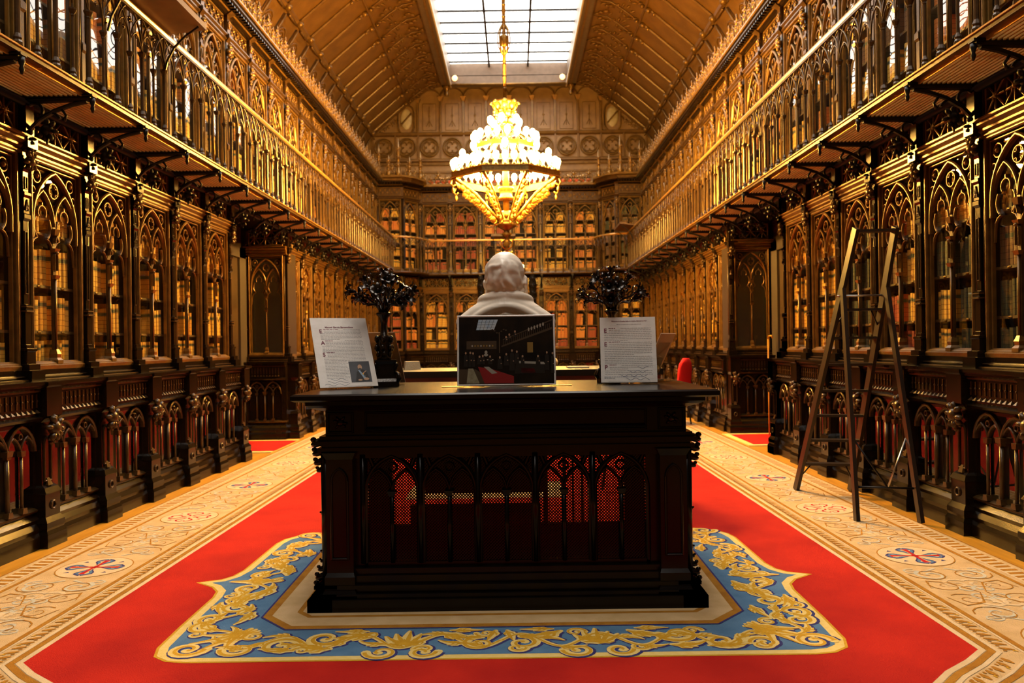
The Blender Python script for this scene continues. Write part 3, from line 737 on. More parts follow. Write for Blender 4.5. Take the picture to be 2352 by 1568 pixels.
# end wall
for j in range(6):
    x = -2.175 + j * BW
    wh = ['first', 'second', 'third', 'fourth', 'fifth', 'sixth'][j]
    o, Mx = place(LOW, x, YE, 0, 0, 'ground floor bookcase on the end wall, %s from the left' % wh, 'bookcases of the end wall')
    for i, (z, h) in enumerate(((1.385, .26), (1.66, .34), (2.03, .40), (2.46, .33))):
        fill_shelf(Mx, z, h, ('orange', 'tan') if j < 2 else ('red', 'orange'), wk=.7, lean=.06)
    o, Mx = place(UPP, x, YE, GZ, 0, 'gallery bookcase on the end wall, %s from the left' % wh, 'gallery bookcases of the end wall')
    for c_ in kids(o):
        if c_.name.startswith('glass_pane'): c_.data = LOWPANE
    books_up(Mx, [('tan', 'orange', 'red'), 'red', ('red', 'orange'), ('tan', 'orange'), 'tan', ('tan', 'orange')][j])
# corner turrets
for sg, side in ((-1, 'left'), (1, 'right')):
    for (px, py, a, w, nm) in ((sg * 3.33, 21.75, 0, .86, 'front'), (sg * 2.83, 22.15, sg * 50, .78, 'inner')):
        o, Mx = place(UPP, px, py, GZ, R(-a), '%s face of the rounded bookcase turret in the far %s corner of the gallery' % (nm, side), 'corner turret bookcases', (w, 1, 1))
        for c_ in kids(o):
            if c_.name.startswith('glass_pane'): c_.data = LOWPANE
        books_up(Mx, ('tan', 'orange', 'tan') if sg < 0 else ('brown', 'green'))
        o, Mx = place(LOW, px, py, 0, R(-a), '%s face of the rounded bookcase turret in the far %s corner at floor level' % (nm, side), 'corner turret bookcases at floor level', (w, 1, 1))
        books_low(Mx, ('red', 'orange') if sg < 0 else 'tan')
    m = MB(); m.plate([(sg * a, b) for a, b in ((3.69, 21.55), (3.0, 21.5), (2.72, 21.7), (2.45, 22.2), (2.5, 22.72), (3.69, 22.72))][::sg], 6.02, 6.12, 'trim')
    m.plate([(sg * a, b) for a, b in ((3.69, 21.45), (2.95, 21.42), (2.62, 21.65), (2.36, 22.2), (2.4, 22.72), (3.69, 22.72))][::sg], 6.12, 6.17, 'gilt')
    tw = m.obj('turret_cap'); tag(tw, 'curved cornice cap on the far %s corner turret' % side, 'cornice', 'turret caps')
    for k in range(5):
        a = (sg * (3.6 - k * .27), 21.6 + (.0 if k < 3 else (k - 2) * .28)); m = MB(); h = (.9, .6, 1.05, .6, .8)[k]
        m.lathe([(.07, 0), (.07, .1), (.045, .14), (.045, h * .5), (.06, h * .52), (.008, h)], (0, 0, 0), 8, 'gilt')
        for q in range(3): m.leaves((0, -.04, h * (.3 + .2 * q)), .09, 'gilt', 5, q, .8)
        o = m.obj('pinnacle'); o.location = (a[0], a[1], 6.17)
        tag(o, 'carved pinnacle on the far %s turret cap, %s from the side wall' % (side, ('first', 'second', 'third', 'fourth', 'fifth')[k]), 'pinnacle', 'turret pinnacles')
# red and ivory cresting painted over the end cornice
m = MB()
m.box(-2.35, 2.35, 22.62, 22.68, 6.1, 6.14, 'trim')
for i in range(26):
    x = -2.27 + i * .182; m.ball((x, 22.64, 6.21), (.075, .02, .05), 'pinkglass', 8, 5); m.ball((x + .09, 22.65, 6.14), (.05, .02, .03), 'ivory', 6, 4)
for i in range(5):
    x = -1.9 + i * .95; m.bar([(x - .25, 6.36), (x, 6.30), (x + .25, 6.36)], .04, 22.63, 22.67, 'ivory')
m.box(-2.35, 2.35, 22.63, 22.67, 6.27, 6.30, 'black')
tag(m.obj('painted_cresting'), 'red and ivory painted cresting above the end wall cornice', 'cresting')
bm_ = book_mesh('books', STUFF); bo = bpy.data.objects.new('books', bm_); COL.objects.link(bo)
bo['kind'] = 'stuff'; bo['label'] = 'rows of tan, orange, red and brown books filling the farther glazed bookcases'; bo['category'] = 'books'
# ------------------------------------------------------------------ galleries
def bracket_mesh():
    m = MB()
    m.bar([(0, -.045), (.54, -.03)], .03, -.03, .03, 'black'); m.bar([(.0, -.02), (.56, -.01)], .018, -.035, .035, 'black')
    m.bar([(0, -.34), (.05, -.27), (.13, -.19), (.25, -.12), (.38, -.075), (.50, -.05)], .026, -.018, .018, 'black')
    m.bar(arc(.10, -.12, .06, -90, 200, 10), .018, -.012, .012, 'black'); m.bar(arc(.22, -.21, .075, 20, 150, 7), .018, -.012, .012, 'black')
    m.leaves((.19, 0, -.27), .11, 'black', 7, 4, 1.); m.frus((.185, .195, -.004, .004, -.38), (.165, .215, -.015, .015, -.29), 'black')
    m.tube([(.30, -.0, -.10), (.34, 0, -.16), (.32, 0, -.20)], [.012, .010, .016], 6, 'black')
    m.lathe([(.008, -.14), (.018, -.11), (.012, -.09), (.022, -.06), (.02, -.03)], (.545, 0, 0), 8, 'black')
    m.leaves((.04, 0, -.33), .09, 'black', 6, 3, 1.)
    return m
def baluster_mesh(thick):
    r = .0175 if thick else .0115; h = .57 if thick else .50
    m = MB(); m.lathe([(r + .016, 0), (r + .016, .02), (r + .008, .035), (r + .012, .05), (r + .001, .08), (r, .1), (r, h - .04), (r + .004, h - .03), (r + .003, h - .02), (r + .018, h + .012), (r + .018, h + .025), (r * .7, h + .03), (r * .55, h + .12), (r * .5, .93)], (0, 0, 0), 8, 'trim', smooth=False)
    return m
def rail_tracery():
    m = MB(); p = .435
    for i in (0, 1):
        x0 = i * p
        m.tube([(a, 0, b) for a, b in arch(x0, x0 + p, .62, .31, 6)], .010, 5, 'trim')
        m.tube([(a, 0, b) for a, b in arch(x0 + p / 2, x0 + p * 1.5, .56, .34, 6)], .008, 5, 'trim')
        for j in (0, 1):
            a = x0 + j * p / 2; m.tube([(q, 0, b) for q, b in arch(a, a + p / 2, .56 + .05 * (j == 0), .17, 5)], .007, 5, 'trim')
        m.leaves((x0 + p / 2, 0, .80), .045, 'trim', 5, i, 1.); m.leaves((x0 + p * .75, 0, .70), .028, 'trim', 4, i, 1.); m.leaves((x0 + p * .25, 0, .70), .028, 'trim', 4, i, 1.)
    return m.mesh('arch_tracery')
BRK = bracket_mesh().mesh('bracket'); BAL = [baluster_mesh(True).mesh('baluster'), baluster_mesh(False).mesh('baluster')]; TRC = rail_tracery()
def inst(me, name, parent, loc, rz=0., sc=None):
    o = bpy.data.objects.new(name, me); COL.objects.link(o); o.parent = parent; o.location = loc; o.rotation_euler = (0, 0, rz)
    if sc: o.scale = sc
    return o
EDGE = 3.17
for sg, side in ((-1, 'left'), (1, 'right')):
    t = thing('gallery', 'slatted iron gallery with a gothic balustrade running along the %s wall' % side, 'gallery', (0, 0, 0), 0)
    m = MB(); ya, yb = 2.57, 21.18
    for i in range(14):
        x = EDGE + .040 + i * .0372; m.box(*sorted((sg * x, sg * (x + .014))), ya, yb, GZ - .050, GZ - .002, 'slat')
    for k in range(22):
        y = 2.57 + k * BW
        if y < yb: m.box(*sorted((sg * (EDGE + .02), sg * U)), y + .28, y + .30, GZ - .034, GZ - .004, 'slat')
    m.box(*sorted((sg * 3.70, sg * 4.4)), 10.40, 13.0, GZ - .03, GZ - .002, 'black')
    m.obj('grille_floor', t)
    m = MB(); m.box(*sorted((sg * (EDGE - .01), sg * (EDGE + .03))), ya, yb, GZ - .022, GZ + .008, 'trim'); m.box(*sorted((sg * (EDGE - .025), sg * (EDGE + .035))), ya, yb, GZ + .008, GZ + .020, 'rail')  # top strip in lighter gold, its lit edge put into the colour
    m.box(*sorted((sg * (EDGE - .02), sg * (EDGE + .03))), ya, yb, GZ - .028, GZ - .022, 'trim'); m.obj('edge_moulding', t)
    m = MB(); s_ = sg * EDGE
    m.tube([(s_, ya, GZ + .95), (s_, 21.18, GZ + .95)], .030, 8, 'rail', smooth=False); m.box(s_ - .022, s_ + .022, ya, 21.18, GZ + .905, GZ + .93, 'trim')
    m.obj('handrail', t)
    m = MB(); xx = sg * 3.66; m.tube([(xx, ya, GZ - .09), (xx, yb, GZ - .09)], .035, 8, 'black'); m.obj('wall_pipe', t)
    k = 0; y = 3.44
    while y < 21.15:
        inst(BAL[k % 2], 'baluster', t, (s_, y, GZ + .02)); y += BW / 4; k += 1
    for j in range(-3, 18):
        y = 6.05 + j * BW
        inst(TRC, 'arch_tracery', t, (s_, y, GZ + .02), R(90))
        if y < 21.0: inst(BRK, 'bracket', t, (sg * (U - .03), y, GZ - .03), 0 if sg < 0 else PI)
t = thing('gallery', 'end wall gallery with a thin balustrade curving around the two corner turrets', 'gallery')
ED = [(-3.17, 21.18), (-2.98, 21.20), (-2.72, 21.32), (-2.48, 21.62), (-2.36, 21.98), (-2.30, 22.17), (2.30, 22.17), (2.36, 21.98), (2.48, 21.62), (2.72, 21.32), (2.98, 21.20), (3.17, 21.18)]
m = MB(); m.plate(ED + [(3.75, 21.18), (3.75, 22.78), (-3.75, 22.78), (-3.75, 21.18)], GZ - .03, GZ - .001, 'black'); m.obj('deck', t)
m = MB(); m.tube([(x, y, GZ) for x, y in ED], .03, 8, 'trim', smooth=False); m.obj('edge_moulding', t)
m = MB(); m.tube([(x, y, GZ + .95) for x, y in ED], .028, 8, 'rail', smooth=False); m.obj('handrail', t)
def along(path, step):
    out = []; acc = 0.; nxt = 0.
    for a, b in zip(path, path[1:]):
        L = math.dist(a, b)
        while nxt <= acc + L + 1e-9:
            f = (nxt - acc) / L; out.append((a[0] + (b[0] - a[0]) * f, a[1] + (b[1] - a[1]) * f, math.atan2(b[1] - a[1], b[0] - a[0]))); nxt += step
        acc += L
    return out
for k, (x, y, a) in enumerate(along(ED, BW / 4)):
    inst(BAL[k % 2], 'baluster', t, (x, y, GZ + .02))
for k, (x, y, a) in enumerate(along(ED, BW)[:-1]): inst(TRC, 'arch_tracery', t, (x, y, GZ + .02), a)
for i in range(7): inst(BRK, 'bracket', t, (-2.61 + i * BW, YE - .06, GZ - .03), -PI / 2)
# reading shelves hung on the handrails
for (x, y, rz, lb) in ((-EDGE, 6.85, 0, 'sloping wooden reading shelf fixed on the near left gallery handrail'), (EDGE, 20.6, PI, 'sloping reading shelf on the far right corner of the gallery handrail'), (-.2, 22.17, -PI / 2, 'reading shelf on the middle of the end gallery handrail')):
    t = thing('reading_shelf', lb, 'reading shelf', (x, y, 4.5), rz, 'reading shelves on the handrails')
    m = MB(); L = .62 if x < -1 or x > 1 else .34; D = .36 if abs(x) > 1 else .22
    m.add([(-.03, -L, -.01), (D, -L, .03), (D, L, .03), (-.03, L, -.01), (-.03, -L, .0), (D, -L, .085), (D, L, .085), (-.03, L, .0)], [(0, 3, 2, 1), (4, 5, 6, 7), (0, 1, 5, 4), (1, 2, 6, 5), (2, 3, 7, 6), (3, 0, 4, 7)], 'shelf')
    m.obj('shelf_board', t)
    for s in (-1, 1):
        m = MB(); m.bar([(0, -.42), (.03, -.30), (.10, -.17), (.20, -.07), (D - .03, .02)], .018, s * L * .82 - .01, s * L * .82 + .01, 'black'); m.obj('shelf_bracket', t)

# ------------------------------------------------------------------ chandelier
def chandelier():
    cx, cy = -.02, 12.4
    t = thing('chandelier', 'huge gilded tiered chandelier with lit globe bulbs hanging in mid room', 'chandelier', (cx, cy, 4.0))
    def P(z): return z - 4.0
    m = MB(); m.tube([(0, 0, P(5.25)), (0, 0, P(10.45))], .028, 8, 'brassd')
    for i in range(26): m.lathe([(.028, -.015), (.036, 0), (.028, .015)], (0, 0, P(5.35) + i * .19), 8, 'brassd')
    m.obj('rod', t)
    m = MB()
    for j in range(8):
        a = 2 * PI * j / 8; m.tube([(.03 * math.cos(a), .03 * math.sin(a), P(6.08)), (.085 * math.cos(a), .085 * math.sin(a), P(6.2)), (.10 * math.cos(a), .10 * math.sin(a), P(6.33)), (.08 * math.cos(a), .08 * math.sin(a), P(6.46)), (.03 * math.cos(a), .03 * math.sin(a), P(6.56))], .010, 5, 'brassd')
    m.lathe([(.03, -.10), (.07, -.06), (.06, 0), (.075, .05), (.03, .1)], (0, 0, P(6.3)), 12, 'brassd'); m.obj('rod_knop', t)
    m = MB()   # acanthus crown
    m.lathe([(.10, 0), (.12, .02), (.09, .05), (.09, .16), (.11, .20), (.10, .30), (.19, .36), (.20, .39), (.06, .40)], (0, 0, P(4.93)), 16, 'brass')
    for lv, (z, r, s) in enumerate(((5.02, .12, .10), (5.12, .13, .11), (5.26, .17, .12))):
        for j in range(8):
            a = 2 * PI * (j + .5 * (lv % 2)) / 8; rot = Matrix.Rotation(a, 3, 'Z') @ Matrix.Rotation(.5, 3, 'Y')
            m.ball((r * math.cos(a), r * math.sin(a), P(z)), (.03, s * .45, s * .6), 'brass', 7, 5, rot)
            m.ball(((r + .045) * math.cos(a), (r + .045) * math.sin(a), P(z) + s * .4), (.03, s * .3, .02), 'brass', 6, 4, rot)
    m.obj('crown', t)
    m = MB(); m.lathe([(.05, 0), (.05, 1.5)], (0, 0, P(3.5)), 12, 'brass'); m.lathe([(.12, 0), (.13, .03), (.10, .06), (.10, .14), (.13, .17), (.12, .20)], (0, 0, P(3.78)), 12, 'brass')
    m.obj('stem', t)
    # octagonal main ring and upper rings
    def ring(r, z, h, n, nm, w=.05):
        m = MB()
        for (ro, ri, z0, z1, mt) in ((r, r - w, z, z + h, 'brassd'), (r + .012, r - .01, z, z + .014, 'brass'), (r + .012, r - .01, z + h - .014, z + h, 'brass')):
            q = []
            for j in range(n):
                a = 2 * PI * (j + .5) / n; q.append((a,))
            vs = []
            for (a,) in q:
                for rr, zz in ((ro, z0), (ro, z1), (ri, z1), (ri, z0)): vs.append((rr * math.cos(a), rr * math.sin(a), P(zz)))
            fs = []
            for j in range(n):
                for k in range(4): fs.append((j * 4 + k, ((j + 1) % n) * 4 + k, ((j + 1) % n) * 4 + (k + 1) % 4, j * 4 + (k + 1) % 4))
            m.add(vs, fs, mt)
        return m.obj(nm, t)
    ring(.90, 4.06, .10, 8, 'main_ring'); ring(.52, 4.55, .07, 8, 'upper_ring', .04); ring(.24, 4.84, .05, 8, 'top_ring', .03)
    m = MB()   # scrolled arms : basket below, struts above
    for j in range(8):
        a = 2 * PI * (j + .5) / 8; c, s = math.cos(a), math.sin(a)
        def pt(r, z): return (r * c, r * s, P(z))
        m.tube([pt(.87, 4.07), pt(.70, 3.98), pt(.50, 3.83), pt(.30, 3.62), pt(.14, 3.46)], [.03, .028, .03, .028, .022], 6, 'brass')
        m.tube([pt(.84, 4.16), pt(.72, 4.32), pt(.56, 4.45), pt(.50, 4.56)], .016, 6, 'brass')
        m.tube([pt(.50, 4.62), pt(.38, 4.74), pt(.24, 4.84)], .012, 6, 'brass')
        m.tube([pt(.88, 4.06), pt(.92, 3.98), pt(.88, 3.93), pt(.84, 3.97)], .014, 5, 'brass'); m.ball(pt(.88, 3.88), (.022, .022, .05), 'brass', 6, 5)
        for k in range(7):   # pierced leafage hung between arm and stem
            r = .72 - k * .085; z = float(np.interp(r, [.14, .3, .5, .7, .87], [3.46, 3.62, 3.83, 3.98, 4.07])) - .06
            rot = Matrix.Rotation(a, 3, 'Z'); m.ball(pt(r, z), (.05, .018, .055), 'brass', 7, 5, rot)
            q = [pt(r + .045 * math.cos(u), z - .03 + .045 * math.sin(u)) for u in np.linspace(0, 4.6, 8)]; m.tube(q, [.012] * 7 + [.018], 5, 'brass')
    m.obj('scroll_arms', t)
    m = MB()
    m.lathe([(.015, 2.96), (.03, 3.0), (.02, 3.04), (.06, 3.08), (.03, 3.14), (.045, 3.20), (.09, 3.24), (.04, 3.28), (.05, 3.30), (.15, 3.36), (.16, 3.40), (.11, 3.42), (.14, 3.44), (.11, 3.46), (.14, 3.56), (.09, 3.60)], (0, 0, -4.0), 16, 'brassd')
    for j in range(8):
        a = 2 * PI * j / 8; m.ball((.12 * math.cos(a), .12 * math.sin(a), P(3.52)), (.04, .04, .05), 'brass', 6, 4)
    for s in (-1, 1): m.tube([(s * .02, 0, P(3.0)), (s * .08, 0, P(3.05)), (s * .09, 0, P(3.12)), (s * .03, 0, P(3.15))], .012, 5, 'brass'); m.tube([(s * .01, 0, P(2.98)), (s * .07, 0, P(2.94)), (s * .09, 0, P(2.97))], .010, 5, 'brass')
    m.obj('pendant_finial', t)
    b = MB(); b.lathe([(.012, .0), (.022, .012), (.040, .045), (.047, .085), (.038, .12), (.018, .138), (.002, .143)], (0, 0, .03), 12, 'bulb'); bm = b.mesh('bulb')
    s_ = MB(); s_.lathe([(.012, -.045), (.035, -.03), (.018, -.01), (.016, .03)], (0, 0, 0), 8, 'brassd'); sm = s_.mesh('lamp_socket')
    def bulb(r, a, z):
        o = inst(sm, 'lamp_socket', t, (r * math.cos(a), r * math.sin(a), P(z))); inst(bm, 'bulb', o, (0, 0, 0))
    for j in range(8):      # four bulbs on every side of the octagon
        a0, a1 = 2 * PI * (j + .5) / 8, 2 * PI * (j + 1.5) / 8
        for k in range(5):
            f = (k + .5) / 5; x = .875 * (math.cos(a0) * (1 - f) + math.cos(a1) * f); y = .875 * (math.sin(a0) * (1 - f) + math.sin(a1) * f)
            bulb(math.hypot(x, y), math.atan2(y, x), 4.20)
    for j in range(8): bulb(.68, 2 * PI * j / 8, 4.42); 
    for j in range(20): bulb(.50, 2 * PI * (j + .25) / 20, 4.66)
    for j in range(6): bulb(.24, 2 * PI * (j + .3) / 6, 4.92)
chandelier()

# ------------------------------------------------------------------ carpet
def carpet():
    Z = .010
    t = thing('carpet', 'long red woven carpet with cream bordered edges covering the reading room floor', 'carpet')
    m = MB(); m.plate([(-3.34, .5), (3.34, .5), (3.34, 20.9), (-3.34, 20.9)], 0.0005, Z, 'cream'); m.obj('border_field', t)
    RP = [(2.29, 20.3), (2.29, 3.74), (2.16, 3.62), (2.0, 3.5), (1.88, 3.38), (1.80, 3.2), (1.78, 2.9), (1.78, .5)]
    m = MB(); LP = [(-x, y) for x, y in RP]; poly = RP + LP[::-1]
    m.add([(x, y, Z + .001) for x, y in poly][::-1], [list(range(len(poly)))], 'red'); m.obj('red_field', t)
    m = MB(); m.ribbon([(-.95, 7.65), (.50, 7.65), (.50, 8.4), (-.95, 8.4)], .10, Z + .002, 'cream', closed=True); m.add([(-.9, 7.7, Z + .0018), (.45, 7.7, Z + .0018), (.45, 8.35, Z + .0018), (-.9, 8.35, Z + .0018)], [(0, 1, 2, 3)], 'cream'); m.obj('far_medallion', t)
    m = MB(); zz = Z + .0016
    for sg in (-1, 1):
        P = [(sg * x, y) for x, y in RP]; o = sg
        m.ribbon(P, .030, zz, 'ivory', off=.006 * sg)
        m.ribbon(P, .034, zz + .0003, 'ochre', off=.042 * sg)
        m.ribbon(P, .022, zz + .0003, 'ivory', off=.072 * sg)
        m.ribbon(P, .014, zz + .0004, 'ivory', off=.183 * sg)
        m.ribbon(P, .030, zz + .0003, 'ochre', off=.208 * sg)
        # beaded leaf band
        for i, (x, y, a) in enumerate(along([p for p in P], .062)):
            nx, ny = -math.sin(a), math.cos(a)
            q = lambda u, v: (x + math.cos(a) * u + nx * v * sg, y + math.sin(a) * u + ny * v * sg)
            c = q(0, .128); e = q(0, .145); k = q(.028, .112)
            m.ribbon([q(-.014, .098), q(.0, .128), q(.012, .160)], [.012, .030, .008], zz + .0005, 'ochre')
            m.ribbon([q(.018, .100), q(.026, .116)], [.014, .010], zz + .0005, 'ochre')
            if i % 2: m.ribbon([q(.020, .145), q(.032, .165)], [.012, .008], zz + .0005, 'gold')
        x = sg * 3.115; m.ribbon([(x, 20.3), (x, .5)], .028, zz, 'ochre'); m.ribbon([(sg * 3.225, 20.3), (sg * 3.225, .5)], .12, zz, 'ivory')
        m.ribbon([(sg * 3.333, 20.5), (sg * 3.333, .5)], .014, zz, 'ochre')
        y = .6
        while y < 20.3:
            m.add([(sg * 3.18, y, zz + .0005), (sg * 3.285, y + .01, zz + .0005), (sg * 3.285, y + .05, zz + .0005), (sg * 3.18, y + .04, zz + .0005)], [(0, 1, 2, 3)], 'ochre'); y += .072
    m.obj('border_bands', t)
    # crosses and pale scrollwork in the ivory border
    m = MB(); s = MB()
    def vol(c, r, a0, turns, d, n=18):
        return [(c[0] + r * (1 - .82 * i / n) * math.cos(a0 + d * 2 * PI * turns * i / n), c[1] + r * (1 - .82 * i / n) * math.sin(a0 + d * 2 * PI * turns * i / n)) for i in range(n + 1)]
    for sg in (-1, 1):
        for k in range(-2, 11):
            cy = 5.37 + 1.565 * k; cx = sg * 2.81; typ = k % 2
            if cy > 20.4 or cy < .6: continue
            m = MB()
            s.disc(cx, cy, .24, zz + .0002, 'ochre', 32, .25); s.disc(cx, cy, .232, zz + .0004, 'ivory', 32, .242)
            for q in range(4):
                a = PI / 2 * q; ca, sa = math.cos(a), math.sin(a)
                T = lambda u, v: (cx + ca * u - sa * v, cy + sa * u + ca * v)
                if typ == 0:
                    for e in (-1, 1): m.ribbon([T(.05, e * .0), T(.09, e * .018), T(.125, e * .046), T(.152, e * .050), T(.172, e * .028), T(.185, 0)], [.030, .034, .028, .028, .032, .036], zz + .0008, 'navy')
                    for e in (-1, 1): m.ribbon([T(.06, e * .0), T(.09, e * .016), T(.125, e * .040), T(.150, e * .043), T(.165, e * .02), T(.176, 0)], [.020, .022, .017, .017, .020, .024], zz + .0010, 'blue')
                    m.ribbon([T(0, 0), T(.09, 0), T(.13, 0), T(.168, 0)], [.03, .028, .042, .050], zz + .0013, 'crimson' if q % 2 else 'red')
                    m.ribbon([T(.03, .010), T(.10, .012), T(.16, .02)], [.006, .008, .014], zz + .0015, 'cream')
                else:
                    for e in (-1, 1): m.ribbon([T(.035, e * .012), T(.07, e * .02), T(.095, e * .055), T(.13, e * .068), T(.165, e * .05), T(.17, e * .02), T(.15, e * .006)], .016, zz + .0008, 'crimson')
                b = a + PI / 4; ex, ey = cx + .175 * math.cos(b), cy + .175 * math.sin(b)
                m.add([(ex - .018, ey - .012, zz + .001), (ex + .02, ey - .004, zz + .001), (ex + .0, ey + .018, zz + .001)], [(0, 1, 2)], 'navy' if typ == 0 else 'crimson')
            m.obj('cross_motif', t)
            for e in (-1, 1):
                for f in (-1, 1):
                    for (dy, dx, r, a0, col, w) in ((.42, .13, .13, 0, 'ochre', .009), (.44, .12, .10, 1.2, 'greyblue', .022), (.62, .06, .09, 2.5, 'ivory', .03), (.66, .15, .10, .8, 'ochre', .008), (.72, .05, .07, 3.4, 'greyblue', .018), (.36, .2, .06, 2., 'greyblue', .014)):
                        pth = vol((cx + f * dx, cy + e * dy), r, a0 if f > 0 else PI - a0, 1.25, e * f)
                        s.ribbon(pth, [w * (1 - .5 * i / 18) for i in range(19)], zz + .0001 + (.0002 if col == 'ochre' else 0), col)
                    s.ribbon([(cx + f * .03, cy + e * .30), (cx + f * .12, cy + e * .36), (cx + f * .25, cy + e * .34)], [.02, .012, .004], zz + .0003, 'greyblue')
                    s.ribbon([(cx + f * .02, cy + e * .78), (cx + f * .10, cy + e * .60), (cx + f * .22, cy + e * .56), (cx + f * .26, cy + e * .70)], [.006, .012, .010, .004], zz + .0003, 'ochre')
    s.obj('pale_scrollwork', t)
    # medallion under the desk
    half = [(0, 3.71), (1.50, 3.71), (1.60, 3.73), (1.68, 3.79), (1.715, 3.90), (1.73, 4.2), (1.74, 4.68), (1.76, 4.79), (1.82, 4.88), (1.96, 4.985), (1.82, 5.05), (1.775, 5.12), (1.75, 5.25), (1.745, 5.95), (1.72, 6.08), (1.64, 6.2), (1.50, 6.27), (0, 6.27)]
    out = half + [(-x, y) for x, y in half[-2:0:-1]]
    def inset(P, d):
        n = len(P); r = []
        for i in range(n):
            a, b, c = Vector(P[i - 1]), Vector(P[i]), Vector(P[(i + 1) % n]); d1 = (b - a).normalized(); d2 = (c - b).normalized()
            nn = Vector((-d1.y, d1.x)) + Vector((-d2.y, d2.x)); nn.normalize(); s_ = 1 / max(.55, nn.dot(Vector((-d1.y, d1.x)))); r.append(tuple(b + nn * d * s_))
        return r
    m = MB(); z2 = Z + .002
    def fill(P, z, mt): m.add([(x, y, z) for x, y in P], [list(range(len(P)))], mt)
    fill(out, z2, 'gold'); fill(inset(out, .014), z2 + .0004, 'yellow'); fill(inset(out, .058), z2 + .0008, 'blue')
    inn = [(-1.14, 4.13), (1.14, 4.13), (1.32, 4.32), (1.34, 5.86), (1.16, 6.02), (-1.16, 6.02), (-1.34, 5.86), (-1.32, 4.32)]
    fill(inset(inn, -.012), z2 + .0026, 'navy'); fill(inn, z2 + .0029, 'ochre'); fill(inset(inn, .045), z2 + .0032, 'cream'); fill(inset(inn, .17), z2 + .0035, 'ochre')
    fill(inset(inn, .20), z2 + .0038, 'cream')
    m.obj('medallion', t)
    A = MB(); S = []
    def sp(c, r, a0, turns, d, w, wt=.45):
        n = 20; S.append(([(c[0] + r * (1 - .80 * i / n) * math.cos(a0 + d * 2 * PI * turns * i / n), c[1] + r * (1 - .80 * i / n) * math.sin(a0 + d * 2 * PI * turns * i / n)) for i in range(n + 1)], [w * (1 - (1 - wt) * i / n) if i < n - 2 else w * .9 for i in range(n + 1)]))
    def blade(p, ang, L, w, bend=0., lob=3, sd=0):
        rd = random.Random(sd); pts = []; x, y = p; a = ang; n = 6
        for i in range(n + 1):
            pts.append((x, y)); a += bend / n; x += L / n * math.cos(a); y += L / n * math.sin(a)
        S.append((pts, [w * q for q in (.5, .95, 1.15, 1.1, .9, .6, .25)]))
        for i in range(lob):
            f = 1 + i * 1.6; j = int(min(5, f)); bx, by = pts[j]
            for e in (-1, 1):
                aa = ang + bend * j / n + e * (.75 + .12 * rd.random()); l2 = L * (.34 - .05 * i)
                S.append(([(bx, by), (bx + l2 * .55 * math.cos(aa), by + l2 * .55 * math.sin(aa)), (bx + l2 * math.cos(aa - e * .35), by + l2 * math.sin(aa - e * .35))], [w * .7, w * .62, w * .25]))
    def palm(cx, cy, ang):
        for i, da in enumerate((-1.05, -.55, 0, .55, 1.05)): blade((cx, cy), ang + da, .20 if i == 2 else .17, .036, -da * .5, 1, i)
        for e in (-1, 1):
            sp((cx + e * .10 * math.sin(ang) - .08 * math.cos(ang), cy - e * .10 * math.cos(ang) - .08 * math.sin(ang)), .075, ang + PI / 2 * e + PI, 1.1, -e, .034)
    cl = [(0, 3.94), (1.30, 3.94), (1.46, 4.02), (1.54, 4.2), (1.54, 5.80), (1.46, 6.0), (1.30, 6.08), (0, 6.08)]
    for sx in (-1, 1):      # undulating leafy vine filling the band
        st = along([(sx * a, b_) for a, b_ in cl], .02); pts = []
        for i, (x, y, a) in enumerate(st):
            v = .085 * math.sin(i * .02 / .40 * 2 * PI); pts.append((x - v * math.sin(a), y + v * math.cos(a)))
        S.append((pts, [.020] * len(pts)))
        for i in range(4, len(st) - 6, 5):
            x, y, a = st[i]; ph = math.cos(i * .02 / .40 * 2 * PI); q = 1 if (i // 5) % 2 else -1
            blade(pts[i], a + q * (.75 + .4 * ph), .15, .026, -q * 1.1, 2, i)
            if (i // 5) % 3 == 0: sp((x - q * .10 * math.sin(a), y + q * .10 * math.cos(a)), .05, a, 1.1, q * sx, .024)
    for sx in (-1, 1):
        for (yy, up) in ((3.955, 1), (6.10, -1)):
            palm(sx * .48, yy - up * .07, R(90) * up)
            for e in (-1, 1):
                c = (sx * .48 + e * .235, yy); blade((c[0] - e * .06, c[1] + up * .10), up * (-R(90) + e * R(42)), .22, .042, up * e * .9, 3, 3)
                blade((c[0] - e * .02, c[1] + up * .13), 0 if e > 0 else PI, .17, .026, 0, 2, 5)
            sp((sx * .105, yy - up * .05), .085, up * R(90), 1.15, -sx * up, .036); blade((sx * .03, yy + up * .12), up * -R(90) + sx * .25, .14, .03, 0, 1, 2)
            sp((sx * .90, yy + up * .04), .10, R(180) if sx > 0 else 0, 1.2, sx * up, .042); blade((sx * .84, yy - up * .10), up * R(-20 if sx > 0 else 200), .20, .038, up * sx * 1.1, 2, 6)
            sp((sx * 1.10, yy - up * .06), .10, R(20), 1.2, -sx * up, .040); blade((sx * 1.02, yy - up * .12), up * R(10) if sx > 0 else PI - up * R(10), .18, .032, 0, 2, 8)
            # corner sprays
            cxx, cyy = sx * 1.36, yy + up * .10
            for q, (da, L) in enumerate(((-28, .30), (-10, .34), (8, .34), (26, .28))):
                an = math.atan2(-up, sx) + R(da); blade((cxx - .10 * math.cos(an), cyy - .10 * math.sin(an)), an, L, .036, R(da) * .8, 1, q)
            sp((sx * 1.55, yy - up * .08), .095, 0, 1.25, sx * up, .038); sp((sx * 1.58, yy + up * .22), .085, R(90), 1.2, -sx * up, .036); sp((sx * 1.30, yy - up * .09), .08, PI, 1.2, -sx * up, .034)
        # long sides
        X = sx * 1.535
        blade((sx * 1.44, 4.985), 0 if sx > 0 else PI, .30, .055, 0, 2, 1)
